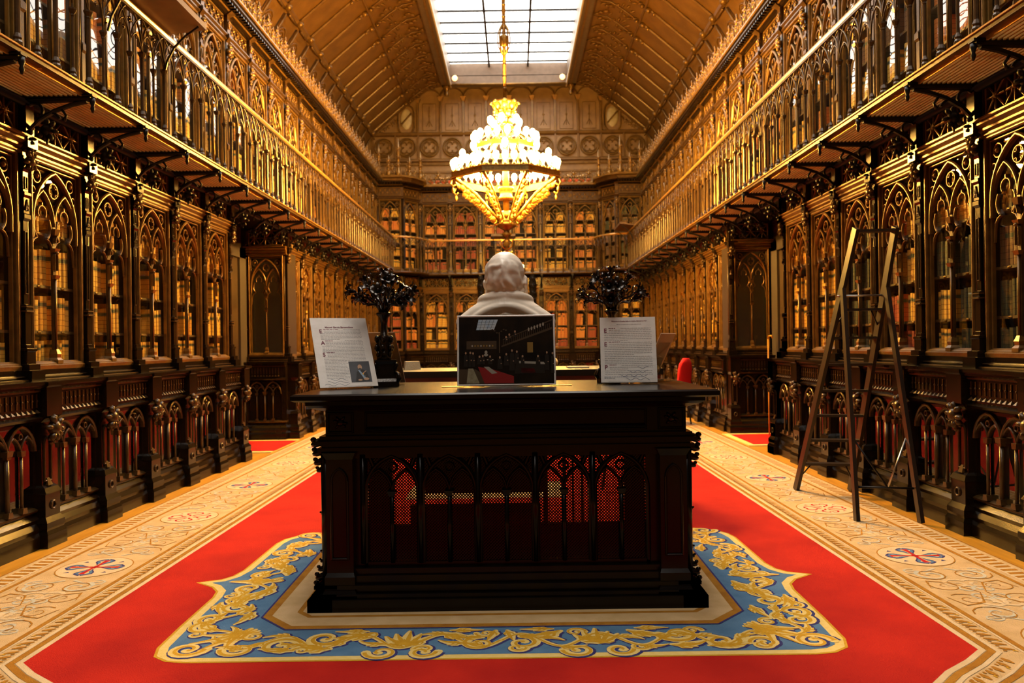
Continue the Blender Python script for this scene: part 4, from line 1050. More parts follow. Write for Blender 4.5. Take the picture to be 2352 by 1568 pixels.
        for e in (-1, 1):
            sp((X + sx * .04, 4.985 + e * .135), .075, R(90) * e, 1.15, -e * sx, .036)
            blade((sx * 1.42, 4.985 + e * .13), R(90) * e + (-sx * e) * .15, .26, .045, -e * sx * .3, 3, 4)
            blade((X - sx * .03, 4.985 + e * .26), R(90) * e - sx * e * .5, .24, .042, sx * e * .8, 3, 9)
            sp((X - sx * .02, 4.985 + e * .50), .09, -R(90) * e, 1.2, e * sx, .038); blade((X + sx * .11, 4.985 + e * .40), R(90) * e, .22, .028, sx * e * .6, 2, 7)
            sp((X + sx * .06, 4.985 + e * .68), .085, R(90) * e, 1.2, -e * sx, .036); blade((X - sx * .14, 4.985 + e * .58), R(90) * e, .2, .03, -sx * e * .4, 2, 11)
    for i, (p, w) in enumerate(S):
        w = [q * 1.45 for q in w]
        dz = (i % 90) * .000004
        ww = w if isinstance(w, list) else [w] * len(p)
        ext = [(p[0][0], p[0][1])] + p[1:]
        A.ribbon([(x + .006, y - .006) for x, y in ext], [q + .017 for q in ww], z2 + .0011 + dz, 'navy'); A.ribbon(ext, ww, z2 + .0015 + dz, 'yellow')
        A.ribbon(ext, [q * .42 for q in ww], z2 + .0019 + dz, 'gold', off=-.15 * max(ww))
        for q in (0, -1): A.disc(ext[q][0], ext[q][1], ww[q] / 2, z2 + .0015 + dz, 'yellow', 8)
    A.obj('acanthus_scrollwork', t)
carpet()
# ------------------------------------------------------------------ carved display desk
CZ = .0155
DH = 1.237
def desk():
    t = thing('desk', 'massive ebonised gothic desk with pierced lattice front standing on the blue medallion', 'desk', (.03, 0, CZ))
    z = lambda v: v - CZ
    m = MB(); x = 1.18
    m.frus((-x + .02, x - .02, 4.32, 5.60, z(1.195)), (-x, x, 4.30, 5.62, z(1.205)), 'desk'); m.box(-x, x, 4.30, 5.62, z(1.205), z(1.228), 'desk'); m.frus((-x, x, 4.30, 5.62, z(1.228)), (-x + .012, x - .012, 4.312, 5.608, z(DH)), 'desk')
    m.obj('desk_top', t)
    m = MB()
    def lay(hw, yf, z0, z1, hw2=None, yf2=None):
        hw2 = hw2 or hw; yf2 = yf2 or yf
        m.frus((-hw, hw, yf, 9.92 - yf, z(z0)), (-hw2, hw2, yf2, 9.92 - yf2, z(z1)), 'desk')
    lay(1.05, 4.46, 1.135, 1.155, 1.10, 4.41); lay(1.10, 4.41, 1.155, 1.17, 1.12, 4.385); lay(1.12, 4.385, 1.17, 1.195)
    lay(1.03, 4.48, .99, 1.135)
    lay(1.06, 4.45, .965, .99); lay(1.085, 4.42, .945, .965); lay(1.05, 4.46, .925, .945); lay(1.07, 4.44, .905, .925); lay(1.035, 4.475, .86, .905)
    m.obj('upper_case', t)
    m = MB()
    def ring(hw, yf, z0, z1, th=.1):
        yb = 9.92 - yf
        m.box(-hw, hw, yf, yf + th, z(z0), z(z1), 'desk'); m.box(-hw, hw, yb - th, yb, z(z0), z(z1), 'desk'); m.box(-hw, -hw + th, yf, yb, z(z0), z(z1), 'desk'); m.box(hw - th, hw, yf, yb, z(z0), z(z1), 'desk')
    ring(1.12, 4.37, CZ, .085, .14); ring(1.10, 4.39, .085, .11, .14); ring(1.075, 4.42, .11, .135, .13); ring(1.09, 4.405, .135, .155, .13); ring(1.05, 4.44, .155, .20, .1); ring(1.03, 4.46, .20, .235, .08)
    m.box(-1.0, 1.0, 4.5, 5.4, z(.10), z(.12), 'desk')
    m.obj('plinth', t)
    # corner buttresses
    for sx in (-1, 1):
        for sy in (0, 1):
            m = MB(); yc = 4.53 if sy == 0 else 5.39
            bx = sx * .945
            m.stack(bx, yc + .05, [(.10, yc - .14, z(CZ)), (.10, yc - .14, z(.10)), (.085, yc - .12, z(.13)), (.085, yc - .12, z(.20)), (.075, yc - .10, z(.22)), (.075, yc - .10, z(.86)), (.095, yc - .12, z(.90))], 'desk')
            m.bar([(bx - .045, z(.30)), (bx - .045, z(.74))] + arch(bx - .045, bx + .045, z(.74), .07, 4)[1:-1] + [(bx + .045, z(.74)), (bx + .045, z(.30))], .012, yc - .115, yc - .09, 'desk', closed=True)
            m.tube([(sx * 1.03, yc - .06, z(.16)), (sx * 1.03, yc - .06, z(.90))], .028, 8, 'desk')
            m.obj('buttress', t)
            m = MB()    # leaf crockets in profile on the corner
            for zz, r in ((.955, .055), (.90, .05), (.845, .045), (.80, .035), (.55, .02), (.33, .02), (.28, .025), (.235, .035), (.19, .045), (.14, .05)):
                m.ball((sx * (1.035 + r * .55), yc - .05, z(zz)), (r, r * .7, r * .45), 'desk', 8, 5, Matrix.Rotation(sx * .35, 3, 'Y'))
                m.ball((sx * (1.045 + r), yc - .05, z(zz) + r * .25), (r * .35, r * .3, r * .3), 'desk', 6, 4)
            m.obj('crocket_leaves', t)
    # lattice front and back
    def screen(y0, back=False):
        m = MB(); W_ = .82
        m.box(-W_ - .06, -W_ + .02, y0, y0 + .04, z(.2), z(.9), 'desk'); m.box(W_ - .02, W_ + .06, y0, y0 + .04, z(.2), z(.9), 'desk')
        m.box(-W_, W_, y0, y0 + .04, z(.2), z(.26), 'desk')
        if back:
            m.box(-.68, .22, y0, y0 + .03, z(.26), z(.395), 'desk'); m.box(-.64, .24, y0, y0 + .03, z(.475), z(.9), 'desk')
            m.box(-.82, -.64, y0, y0 + .03, z(.72), z(.9), 'desk')
            for x0, x1 in ((.24, .27), (.375, .40), (.44, .455), (.50, .52), (.56, .60)): m.box(x0, x1, y0, y0 + .03, z(.2), z(.8), 'desk')
            m.box(.24, .82, y0, y0 + .03, z(.76), z(.9), 'desk')
            return m.obj('back_panel', t)
        m.obj('front_frame', t)
        n = 5; w = 2 * W_ / n
        for i in range(n):
            a0 = -W_ + i * w; m = MB()
            m.bar([(a0 + .012, z(.26)), (a0 + .012, z(.66))] + arch(a0 + .012, a0 + w - .012, z(.66), .21, 8)[1:-1] + [(a0 + w - .012, z(.66)), (a0 + w - .012, z(.26))], .024, y0 - .03, y0 + .02, 'desk')
            for j in (0, 1):
                b0 = a0 + .012 + j * (w - .024) / 2; m.bar(arch(b0, b0 + (w - .024) / 2, z(.66), .13, 6), .016, y0 - .018, y0 + .02, 'desk')
            m.bar(arc(a0 + w / 2, z(.80), .026, 0, 360, 10)[:-1], .010, y0 - .012, y0 + .02, 'desk', closed=True)
            m.tube([(a0 + w / 2, y0 - .015, z(.26)), (a0 + w / 2, y0 - .015, z(.66))], .013, 8, 'desk'); m.frus((a0 + w / 2 - .016, a0 + w / 2 + .016, y0 - .03, y0 + .01, z(.64)), (a0 + w / 2 - .026, a0 + w / 2 + .026, y0 - .04, y0 + .01, z(.67)), 'desk')
            m.tube([(a0, y0 - .02, z(.26)), (a0, y0 - .02, z(.88))], .018, 8, 'desk')
            # solid carving above the arches
            m.bar([(a0 + .03, z(.87)), (a0 + .06, z(.80))], .03, y0, y0 + .02, 'desk'); m.bar([(a0 + w - .03, z(.87)), (a0 + w - .06, z(.80))], .03, y0, y0 + .02, 'desk')
            m.obj('arch_tracery', t)
            m = MB(); p = .0175; zz0, zz1 = z(.26), z(.87); H = zz1 - zz0
            k = -int(H / p) - 1
            while k * p < w:
                for d in (1, -1):
                    xs = a0 + k * p if d > 0 else a0 + w - k * p
                    # clip line x = xs + d*s, z = zz0 + s
                    s0 = max(0, (a0 - xs) if d > 0 else (xs - a0 - w)); s1 = min(H, (a0 + w - xs) if d > 0 else (xs - a0))
                    if s1 > s0 + .004:
                        m.bar([(xs + d * s0, zz0 + s0), (xs + d * s1, zz0 + s1)], .0072, y0 + (.008 if d > 0 else .011), y0 + (.011 if d > 0 else .014), 'desk', ch=.1)
                k += 1
            m.obj('lattice', t)
        w2 = 2 * W_ / 5
    screen(4.50); screen(5.42, True)
    for sx in (-1, 1):
        m = MB(); m.box(sx * .99 - .02, sx * .99 + .02, 4.55, 5.4, z(.2), z(.88), 'desk')
        for k in range(3): m.bar([(4.62 + k * .26, z(.26)), (4.62 + k * .26, z(.66))] + arch(4.62 + k * .26, 4.84 + k * .26, z(.66), .16, 5)[1:-1] + [(4.84 + k * .26, z(.66)), (4.84 + k * .26, z(.26))], .018, sx * 1.025, sx * 1.0, 'desk', pl='yz')
        m.obj('side_panel', t)
    m = MB()
    m.mould(-.80, .80, [(4.465, z(1.02)), (4.47, z(1.03)), (4.478, z(1.04))], 4.49, 'desk'); m.bar([(-.80, z(1.01)), (-.80, z(1.12)), (.80, z(1.12)), (.80, z(1.01))], .012, 4.472, 4.49, 'desk', closed=True)
    for sx in (-1, 1): m.bar([(sx * .945 - .07, z(1.01)), (sx * .945 - .07, z(1.12)), (sx * .945 + .07, z(1.12)), (sx * .945 + .07, z(1.01))], .012, 4.468, 4.49, 'desk', closed=True); m.leaves((sx * .945, 4.475, z(1.065)), .05, 'desk', 6, 3)
    m.obj('frieze_moulding', t)
desk()

# ------------------------------------------------------------------ signs on acrylic stands
def textmesh(s, size, mt, parent, x, z, align='LEFT', bold=.0, y=-.0022, name='lettering'):
    cu = bpy.data.curves.new(name, 'FONT'); cu.body = s; cu.size = size; cu.align_x = align; cu.offset = bold; cu.extrude = .0002
    o = bpy.data.objects.new(name, cu); COL.objects.link(o); bpy.context.view_layer.update()
    me = bpy.data.meshes.new_from_object(o.evaluated_get(bpy.context.evaluated_depsgraph_get())); bpy.data.objects.remove(o)
    me.materials.clear(); me.materials.append(M[mt]); q = bpy.data.objects.new(name, me); COL.objects.link(q); q.parent = parent; q.location = (x, y, z); q.rotation_euler = (PI / 2, 0, 0); return q
def greeked(m, x0, x1, z, h, rd, mt='grey', y=-.0016):
    x = x0
    while x < x1 - .004:
        w = rd.uniform(.006, .022); e = min(x + w, x1); m.box(x, e, y - .0002, y + .0004, z - h / 2, z + h / 2, mt); x = e + rd.uniform(.0025, .0045)
def stand(w, h, loc, yaw, lean, label, nm='sign', paper='paper'):
    t = thing(nm, label, 'sign', loc, R(yaw), 'printed signs on the desk')
    s = bpy.data.objects.new('sheet', MB().box(-w / 2, w / 2, -.0012, .0012, 0, h, paper).box(-w / 2, w / 2, .0013, .003, 0, h, 'cardb').mesh('sheet')); COL.objects.link(s); s.parent = t
    s.rotation_euler = (-R(lean), 0, 0); s.location = (0, 0, .012)
    m = MB(); g = w * .37; th = R(lean); L = h * .8
    m.add([(-g, .004, .012), (g, .004, .012), (g, .004 + L * math.sin(th), .012 + L * math.cos(th)), (-g, .004 + L * math.sin(th), .012 + L * math.cos(th)),
           (-g, .007, .012), (g, .007, .012), (g, .007 + L * math.sin(th), .012 + L * math.cos(th)), (-g, .007 + L * math.sin(th), .012 + L * math.cos(th))], [(0, 1, 2, 3), (7, 6, 5, 4), (0, 3, 7, 4), (1, 5, 6, 2), (2, 6, 7, 3)], 'acrylic')
    m.box(-g, g, -.03, .16, .001, .004, 'acrylic'); m.box(-g, g, -.022, -.019, .004, .022, 'acrylic'); m.box(-g, g, -.022, .004, .009, .012, 'acrylic')
    m.add([(-g, .16, .004), (g, .16, .004), (g, L * math.sin(th) * .6, L * .6), (-g, L * math.sin(th) * .6, L * .6)], [(0, 1, 2, 3)], 'acrylic')
    m.obj('acrylic_stand', t)
    return t, s
def S(n, a, b): return n
TZ = DH + .0006
# left text sheet with a small portrait
LS = 1.09
t, s = stand(.365, .50, (-.935, 4.84, TZ), 28, 30, 'left text sheet on an acrylic stand with a small portrait in its lower right corner')
W_, H_ = .335, .455
textmesh('Manuel García Barzanallana', .0165, 'maroon', s, -.095, H_ - .030, bold=.0004)
rd = random.Random(5); m = MB()
for zz, ch, w0 in ((.415, 'E', .10), (.330, 'A', .05), (.245, 'S', .05)):
    textmesh(ch, .038, 'maroon', s, -.135, zz - .027, bold=.0008)
    greeked(m, -.108, -.108 + w0, zz, .0035, rd, 'maroon')
z_ = .414; k = 0
while z_ > .055:
    x0 = -.13 if not any(0 <= zz - z_ < .030 for zz in (.415, .330, .245)) else -.105
    x1 = .135 if z_ > .185 else .015
    if k % 9 == 7: x1 = min(x1, rd.uniform(-.02, .09))
    if not any(abs(zz - z_) < .002 for zz in (.415, .330, .245)): greeked(m, x0, x1, z_, .0030, rd)
    else: greeked(m, .02, x1, z_, .0030, rd)
    z_ -= .0103; k += 1
for q in range(3): m.bar([(-.15 + i * .012 + q * .02, .018 + q * .018 + .007 * math.sin(i * 1.05 + q)) for i in range(14 - q * 2)], .0022, -.0022, -.0012, 'greyd')
m.obj('printed_lines', s)
m = MB(); m.box(.018, .150, -.002, -.001, .030, .178, mat('portrait_ground', (.035, .04, .05), (.06, .065, .08), .5, scale=10))
skin = mat('portrait_skin', (.50, .30, .18), None, .6); sash = mat('portrait_sash', (.25, .36, .48), None, .6); coat = mat('portrait_coat', (.012, .012, .014), None, .6)
def oval(cx, cz, rx, rz, mt, y=-.0024, n=16): m.add([(cx + rx * math.cos(-2 * PI * i / n), y, cz + rz * math.sin(-2 * PI * i / n)) for i in range(n)], [list(range(n))[::-1]], mt)
def poly(P, mt, y=-.0026): m.add([(a, y, b) for a, b in P], [list(range(len(P)))], mt)
poly([(.045, .032), (.06, .10), (.075, .118), (.105, .118), (.125, .10), (.14, .035)], coat, -.0022); oval(.085, .135, .014, .020, skin, -.0026); oval(.085, .122, .011, .008, 'white', -.0028)
poly([(.070, .115), (.082, .115), (.118, .052), (.103, .048)], sash); oval(.10, .088, .005, .005, 'brass', -.0028); oval(.11, .072, .006, .006, 'white', -.0028); poly([(.095, .092), (.122, .112), (.124, .108), (.098, .088)], skin)
oval(.115, .052, .018, .009, skin, -.0030); oval(.075, .045, .014, .006, skin, -.0030)
m.obj('portrait_print', s)
# right text sheet
t, s = stand(.352, .425, (.805, 4.93, TZ), -4, 14, 'right text sheet on an acrylic stand printed with wavy blue lines at its foot')
textmesh('Biblioteca del Senado: Salón de lectura, febrero de 1917', .0098, 'maroon', s, .01, .396, 'CENTER', bold=.0003)
m = MB(); rd = random.Random(9)
greeked(m, -.07, .09, .378, .0026, rd)
dr = ((.352, 'E', .05), (.262, 'E', .07), (.112, 'P', .05))
for zz, ch, w0 in dr:
    textmesh(ch, .038, 'maroon', s, -.152, zz - .027, bold=.0008); greeked(m, -.122, -.122 + w0, zz, .0035, rd, 'maroon')
z_ = .352; k = 0
while z_ > .05:
    x0 = -.150 if not any(-.001 <= zz - z_ < .030 for zz, _, _ in dr) else -.12
    if any(abs(zz - z_) < .003 for zz, _, _ in dr): x0 = -.045
    x1 = .150 if k % 8 != 7 else rd.uniform(-.05, .08)
    greeked(m, x0, x1, z_, .0030, rd); z_ -= .01155; k += 1
greeked(m, -.155, .095, .035, .0032, rd, 'greyd'); greeked(m, -.155, -.085, .027, .0032, rd, 'greyd')
for q, (x0, zz, n) in enumerate(((-.02, .022, 12), (-.06, .045, 14), (-.005, .070, 10), (.055, .095, 6))): m.bar([(x0 + i * .0135, zz + .008 * math.cos(i * 1.4)) for i in range(n)], .0024, -.0024, -.0012, 'greyd')
m.obj('printed_lines', s)
# middle picture : plain generic dark interior scene
t, s = stand(.60, .435, (.035, 4.80, TZ), 0, 10, 'large framed colour print of a dim reading room on a stand before the bust')
pg = mat('print_dark', (.006, .005, .004), (.018, .011, .006), .35, scale=9, spec=.1); pw = mat('print_brown', (.05, .03, .015), None, .3); pb = mat('print_blue', (.30, .45, .62), (.62, .62, .55), .3, scale=14)
pr = mat('print_red', (.24, .01, .012), None, .3); pc = mat('print_cream', (.30, .26, .16), (.20, .16, .09), .3, scale=40); ps = mat('print_skin', (.34, .20, .12), None, .3); pk = mat('print_black', (.005, .004, .004), None, .3); pt_ = mat('print_table', (.30, .27, .22), None, .3); pgold = mat('print_gold', (.22, .13, .03), None, .3)
m = MB(); m.box(-.292, .292, -.002, -.001, .008, .427, pg)
poly([(-.29, .012), (-.05, .012), (-.19, .10), (-.29, .10)], pw, -.0021); poly([(-.245, .012), (-.165, .012), (-.205, .105), (-.235, .105)], pc, -.0022); poly([(-.135, .012), (.045, .012), (.045, .055), (-.09, .10), (-.175, .115)], pr, -.0023)
poly([(-.14, .115), (-.11, .115), (-.055, .075), (-.09, .07)], pt_, -.0024); poly([(.09, .075), (.18, .07), (.17, .10), (.09, .105)], pr, -.0023)
poly([(-.185, .345), (-.075, .345), (-.05, .41), (-.17, .41)], pb, -.0022)
for i in range(1, 5): poly([(-.185 + i * .022 - .001, .345), (-.185 + i * .022 + .001, .345), (-.17 + i * .024 + .001, .41), (-.17 + i * .024 - .001, .41)], pk, -.0024)
for i in range(1, 4): poly([(-.185, .345 + i * .016), (-.07, .345 + i * .016), (-.07, .3465 + i * .016), (-.185, .3465 + i * .016)], pk, -.0024)
poly([(-.03, .235), (.285, .345), (.285, .36), (-.03, .245)], pw, -.0022); poly([(-.02, .28), (.285, .40), (.285, .408), (-.02, .285)], pw, -.0022); poly([(-.245, .225), (-.06, .225), (-.06, .275), (-.245, .275)], pw, -.0021)
for i in range(24): xx = -.02 + i * .0125; zz = .24 + .35 * (xx + .03); poly([(xx, zz), (xx + .003, zz), (xx + .003, zz + .04), (xx, zz + .04)], pw, -.0023)
for i in range(6): xx = .14 + i * .018; oval(xx, .345 + .35 * (xx - .14), .005, .012, pt_, -.0024)
for i in range(8): oval(-.21 + i * .018, .245, .005, .006, pgold if i % 3 else pt_, -.0024)
poly([(.13, .20), (.165, .20), (.165, .265), (.13, .265)], pgold, -.0023)
for i in range(7): oval(-.085 + i * .014, .335 + .012 * math.cos(i * 1.2), .006, .004, pw, -.0024)
poly([(-.045, .20), (-.038, .20), (-.038, .33), (-.045, .33)], pw, -.0023)
poly([(.06, .135), (.24, .125), (.23, .14), (.06, .15)], pt_, -.0024); poly([(.05, .07), (.235, .07), (.235, .125), (.06, .135)], pk, -.0023)
poly([(-.12, .155), (-.08, .155), (-.08, .162), (-.12, .162)], pt_, -.0024); oval(-.125, .205, .009, .011, pt_, -.0025); oval(-.125, .188, .013, .009, pt_, -.0025)
for (fx, fz, fh, fw) in ((-.25, .115, .09, .013), (-.222, .115, .092, .012), (-.205, .115, .088, .012), (-.165, .13, .05, .014), (-.145, .13, .055, .012), (-.10, .13, .05, .013), (-.04, .10, .075, .016), (.0, .12, .075, .016), (.035, .09, .13, .017), (.065, .13, .08, .014), (.10, .13, .05, .012), (.195, .12, .06, .015), (.25, .09, .115, .014), (.285, .07, .13, .010), (.0, .27, .03, .008), (.02, .285, .03, .008), (.055, .30, .035, .008)):
    poly([(fx - fw, fz), (fx + fw, fz), (fx + fw * .8, fz + fh * .8), (fx, fz + fh * .88), (fx - fw * .8, fz + fh * .8)], pk, -.0026); oval(fx, fz + fh * .95, .0055, .0075, ps, -.0028); oval(fx + fw * .5, fz + fh * .45, .004, .003, ps, -.0028)
m.obj('picture_print', s)
m = MB(); m.bar([(-.298, .002), (-.298, .433), (.298, .433), (.298, .002)], .010, -.003, .002, 'paper', closed=True); m.obj('white_border', s)
# two more stands turned to the far side of the desk
stand(.30, .34, (1.00, 5.36, TZ), 240, 25, 'text board seen from behind at the right, its blank peach back showing', paper='cardb')
stand(.30, .36, (-.79, 5.42, TZ), 150, 18, 'text board seen from behind beside the left candelabrum, its grey back showing', paper='cardb')
# small brass label plates lying on the desk
for x, lb in ((-.30, 'left of the picture'), (.37, 'right of the picture')):
    tag(MB().box(x - .07, x + .07, 4.86, 4.90, TZ, TZ + .004, 'brass').obj('desk_plate'), 'thin brass plate lying on the desk top %s' % lb, 'plate', 'brass plates on the desk')

# ------------------------------------------------------------------ marble bust seen from behind
def bust():
    t = thing('bust', 'white marble bust of a balding man in a draped coat, seen from behind', 'bust', (.03, 5.22, DH), 0)
    K = 1.52
    m = MB()
    b = lambda c, r, rot=None, nu=20, nv=14: m.ball(c, r, 'marble', nu, nv, rot)
    hz = .410
    # head turned slightly to its right; face points to +y
    b((0, 0, hz), (.084, .098, .092)); b((0, -.012, hz - .035), (.083, .085, .075)); b((0, .03, hz - .07), (.062, .068, .075)); b((0, .055, hz - .125), (.040, .038, .035))
    b((0, .105, hz - .045), (.012, .022, .026)); b((0, .085, hz - .012), (.055, .018, .016)); b((0, .096, hz - .082), (.028, .012, .010)); b((0, .075, hz - .10), (.035, .02, .02))
    for s in (-1, 1):
        b((s * .087, .012, hz - .045), (.012, .022, .030), Matrix.Rotation(s * .25, 3, 'Z')); b((s * .026, .092, hz - .028), (.014, .008, .009)); b((s * .075, .035, hz - .09), (.022, .03, .035))
        b((s * .04, .085, hz - .065), (.022, .014, .018))
    m.tube([(0, -.005, .22), (0, -.003, .30), (0, .0, .38)], [.080, .058, .056], 20, 'marble')
    # draped shoulders
    for i in range(31):
        u = -1 + i / 15.; x = u * .185; zz = .295 - .085 * abs(u) ** 1.7; r = .050 - .012 * abs(u)
        b((x, .0 - .01 * (1 - abs(u)), zz - .02), (.035, .085 - .03 * abs(u), r), None, 12, 8)
        b((x, -.0, zz - .085), (.03, .095 - .045 * abs(u), .07 - .03 * abs(u)), None, 12, 8)
    b((0, .05, .20), (.16, .075, .12)); b((0, .04, .10), (.12, .06, .09))
    # collar ridge and lapel roll at the back
    pts = [(math.sin(a) * .105, -.075 * math.cos(a) + .01, 0.305 - .020 * (1 - math.cos(a))) for a in np.linspace(-1.7, 1.7, 15)]
    m.tube(pts, [.016] + [.022] * 13 + [.016], 10, 'marble')
    pts = [(math.sin(a) * .083, -.062 * math.cos(a) + .01, .327) for a in np.linspace(-1.8, 1.8, 13)]; m.tube(pts, .011, 10, 'marble')
    pts = [(u * .198, -.082 + .05 * abs(u) ** 2, .262 - .105 * abs(u) ** 1.8) for u in np.linspace(-1, 1, 17)]; m.tube(pts, .018, 10, 'marble')
    tmp = m.obj('tmp'); md = tmp.modifiers.new('r', 'REMESH'); md.mode = 'VOXEL'; md.voxel_size = .0036; md.use_smooth_shade = True
    sm = tmp.modifiers.new('s', 'SMOOTH'); sm.factor = .5; sm.iterations = 14
    c = MB(); c.tube([(0, -.20, .01), (0, -.028, .01)], [.185, .155], 32, 'marble'); cut = c.obj('tmp2'); cut.scale = (1, 1, 1.28)
    bo_ = tmp.modifiers.new('b', 'BOOLEAN'); bo_.operation = 'DIFFERENCE'; bo_.object = cut; bo_.solver = 'FAST' if hasattr(bpy.types, 'x') else 'EXACT'
    bpy.context.view_layer.update()
    me = bpy.data.meshes.new_from_object(tmp.evaluated_get(bpy.context.evaluated_depsgraph_get()))
    bpy.data.objects.remove(tmp); bpy.data.objects.remove(cut)
    n = len(me.vertices); co = np.zeros(n * 3, dtype=np.float32); me.vertices.foreach_get('co', co); co = co.reshape(-1, 3)
    no = np.zeros(n * 3, dtype=np.float32); me.vertices.foreach_get('normal', no); no = no.reshape(-1, 3)
    for i in range(n):
        x, y, z = co[i]
        if z > .30:   # combed hair locks round the back and sides, bald crown
            q = Vector((x, y, z - hz)); k = min(1, max(0, (.055 - (z - hz)) / .03)) * min(1, max(0, (.03 - y) / .04)) * min(1, max(0, (z - .31) / .03))
            if k > 0:
                an = math.atan2(x, -y); w = math.sin(an * 10 + (z - hz) * 85 * (1 if x > .01 else -1) + 4.5 * mnoise.noise(q * 15))
                co[i] += no[i] * k * (.0034 * w + .002 * mnoise.noise(q * 40) + .002)
        elif z < .26:
            q = Vector((x * 9, y * 5, z * 22)); co[i] += no[i] * .0025 * mnoise.noise(q)
    # turn the head a little
    for i in range(n):
        z = co[i][2]; k = min(1, max(0, (z - .30) / .06)); a = -.28 * k; x, y = co[i][0], co[i][1]
        co[i][0] = x * math.cos(a) - y * math.sin(a); co[i][1] = x * math.sin(a) + y * math.cos(a)
    co *= np.array([K, K, K], dtype=np.float32); co[:, 2] += .115
    me.vertices.foreach_set('co', co.ravel()); me.materials.clear(); me.materials.append(M['marble'])
    me.polygons.foreach_set('use_smooth', [True] * len(me.polygons)); me.update()
    o = bpy.data.objects.new('head_and_shoulders', me); COL.objects.link(o); o.parent = t
    m = MB(); m.lathe([(.15, .001), (.15, .03), (.13, .045), (.09, .07), (.085, .12), (.11, .15), (.12, .20), (.12, .30)], (0, .03, 0), 24, 'marble'); m.obj('socle', t)
bust()

# ------------------------------------------------------------------ lily candelabra in dark bronze
def lily(scale=1.):
    m = MB()
    for k in range(6):
        a = 2 * PI * k / 6; c, s = math.cos(a), math.sin(a); pr = [(.006, 0), (.012, .02), (.022, .038), (.042, .050), (.052, .046), (.056, .036)]; wd = [.004, .008, .013, .014, .009, .001]
        vs = []
        for (r, z), w in zip(pr, wd):
            for e in (-1, 0, 1): vs.append(((r * c - e * w * s) * scale, (r * s + e * w * c) * scale, (z + (.004 if e else 0)) * scale))
        fs = []
        for i in range(5):
            for j in (0, 1): fs.append((i * 3 + j, i * 3 + j + 1, i * 3 + j + 4, i * 3 + j + 3))
        m.add(vs, fs, 'bronze', True); m.add([(x, y, z - .0015) for x, y, z in vs], [f[::-1] for f in fs], 'bronze', True)
    m.lathe([(.004, -.01), (.010, 0), (.012, .02), (.007, .03), (.009, .05), (.003, .055)], (0, 0, 0), 8, 'bronze'); return m
LIL = lily(1.12).mesh('lily_flower')
def leafm():
    m = MB(); vs = []
    for i in range(7):
        f = i / 6; w = .013 * math.sin(PI * min(1, f * .95 + .05)); x = .085 * f; z = .045 * math.sin(f * 2.6) - .02 * f * f
        for e in (-1, 0, 1): vs.append((x, e * w, z + abs(e) * .004))
    fs = [(i * 3 + j, i * 3 + j + 1, i * 3 + j + 4, i * 3 + j + 3) for i in range(6) for j in (0, 1)]
    m.add(vs, fs, 'bronze', True); m.add([(x, y, z - .0015) for x, y, z in vs], [f[::-1] for f in fs], 'bronze', True); return m
LEAF = leafm().mesh('bronze_leaf')
def candelabrum(loc, rz, label, seed):
    t = thing('candelabrum', label, 'candelabrum', loc, rz, 'bronze lily candelabra'); rd = random.Random(seed)
    m = MB(); m.box(-.095, .095, -.095, .095, 0, .035, 'bronze'); m.frus((-.09, .09, -.09, .09, .035), (-.075, .075, -.075, .075, .055), 'bronze'); m.box(-.07, .07, -.07, .07, .055, .155, 'bronze'); m.frus((-.07, .07, -.07, .07, .155), (-.085, .085, -.085, .085, .175), 'bronze'); m.box(-.08, .08, -.08, .08, .175, .185, 'bronze')
    for k in range(4):
        a = PI / 4 + PI / 2 * k; q = lambda r, z: (r * math.cos(a), r * math.sin(a), z); m.tube([q(.125, .035), (q(.14, .06)), q(.125, .09), q(.10, .10), q(.10, .13), q(.115, .15), q(.10, .17)], [.016, .018, .014, .012, .014, .014, .01], 6, 'bronze')
    m.obj('plinth', t)
    m = MB(); m.lathe([(.055, .185), (.06, .20), (.045, .22), (.05, .25), (.06, .29), (.055, .32), (.07, .345), (.03, .36), (.026, .44), (.035, .48), (.055, .50), (.06, .512), (.04, .52), (.02, .53)], (0, 0, 0), 16, 'bronze')
    for z, r in ((.225, .05), (.27, .06), (.33, .062)):
        for k in range(6): a = k * PI / 3 + z * 20; m.ball((r * math.cos(a), r * math.sin(a), z), (.018, .022, .026), 'bronze', 6, 5)
    m.obj('vase', t)
    specs = [(0, .0, .755, 0)] + [(2 * PI * k / 6 + .2, .20 + .02 * (k % 2), .66 - .03 * (k % 3), 1) for k in range(6)] + [(2 * PI * k / 6 + .7, .12, .715 - .05 * (k % 2), 1) for k in range(6)] + [(2 * PI * k / 4 + .4, .15, .585, 1) for k in range(4)]
    for i, (a, r, z, bend) in enumerate(specs):
        a += rd.uniform(-.15, .15); c, s = math.cos(a), math.sin(a)
        P = [(.012 * c, .012 * s, .50), (.03 * c + .02 * c * bend, .05 * s * bend, .56), (r * .55 * c, r * .55 * s, .56 + (z - .56) * .5), (r * .9 * c, r * .9 * s, z - .02), (r * 1.02 * c, r * 1.02 * s, z)]
        o = MB().tube(P, [.011, .009, .008, .007, .006], 6, 'bronze').obj('stem', t)
        f = inst(LIL, 'lily_flower', o, P[-1]); f.rotation_euler = (0, rd.uniform(.2, 1.1) * bend + (0 if i else 0), a); f.scale = (1.05,) * 3 if i else (1.2,) * 3
        if r > .13:
            f.rotation_euler = (0, rd.uniform(.7, 1.5), a)
        for k in (1, 2, 3):
            l = inst(LEAF, 'leaf', o, P[k]); l.rotation_euler = (0, rd.uniform(-.9, .1), a + rd.uniform(-1.6, 1.6)); l.scale = (rd.uniform(.8, 1.25),) * 3
    t.scale = (.86, .86, .93)
    return t
candelabrum((-.765, 5.12, DH), .3, 'black bronze candelabrum of lilies on a square plinth behind the left text sheet', 3)
candelabrum((.735, 5.20, DH), 1.1, 'black bronze candelabrum of lilies rising behind the right text sheet', 8)

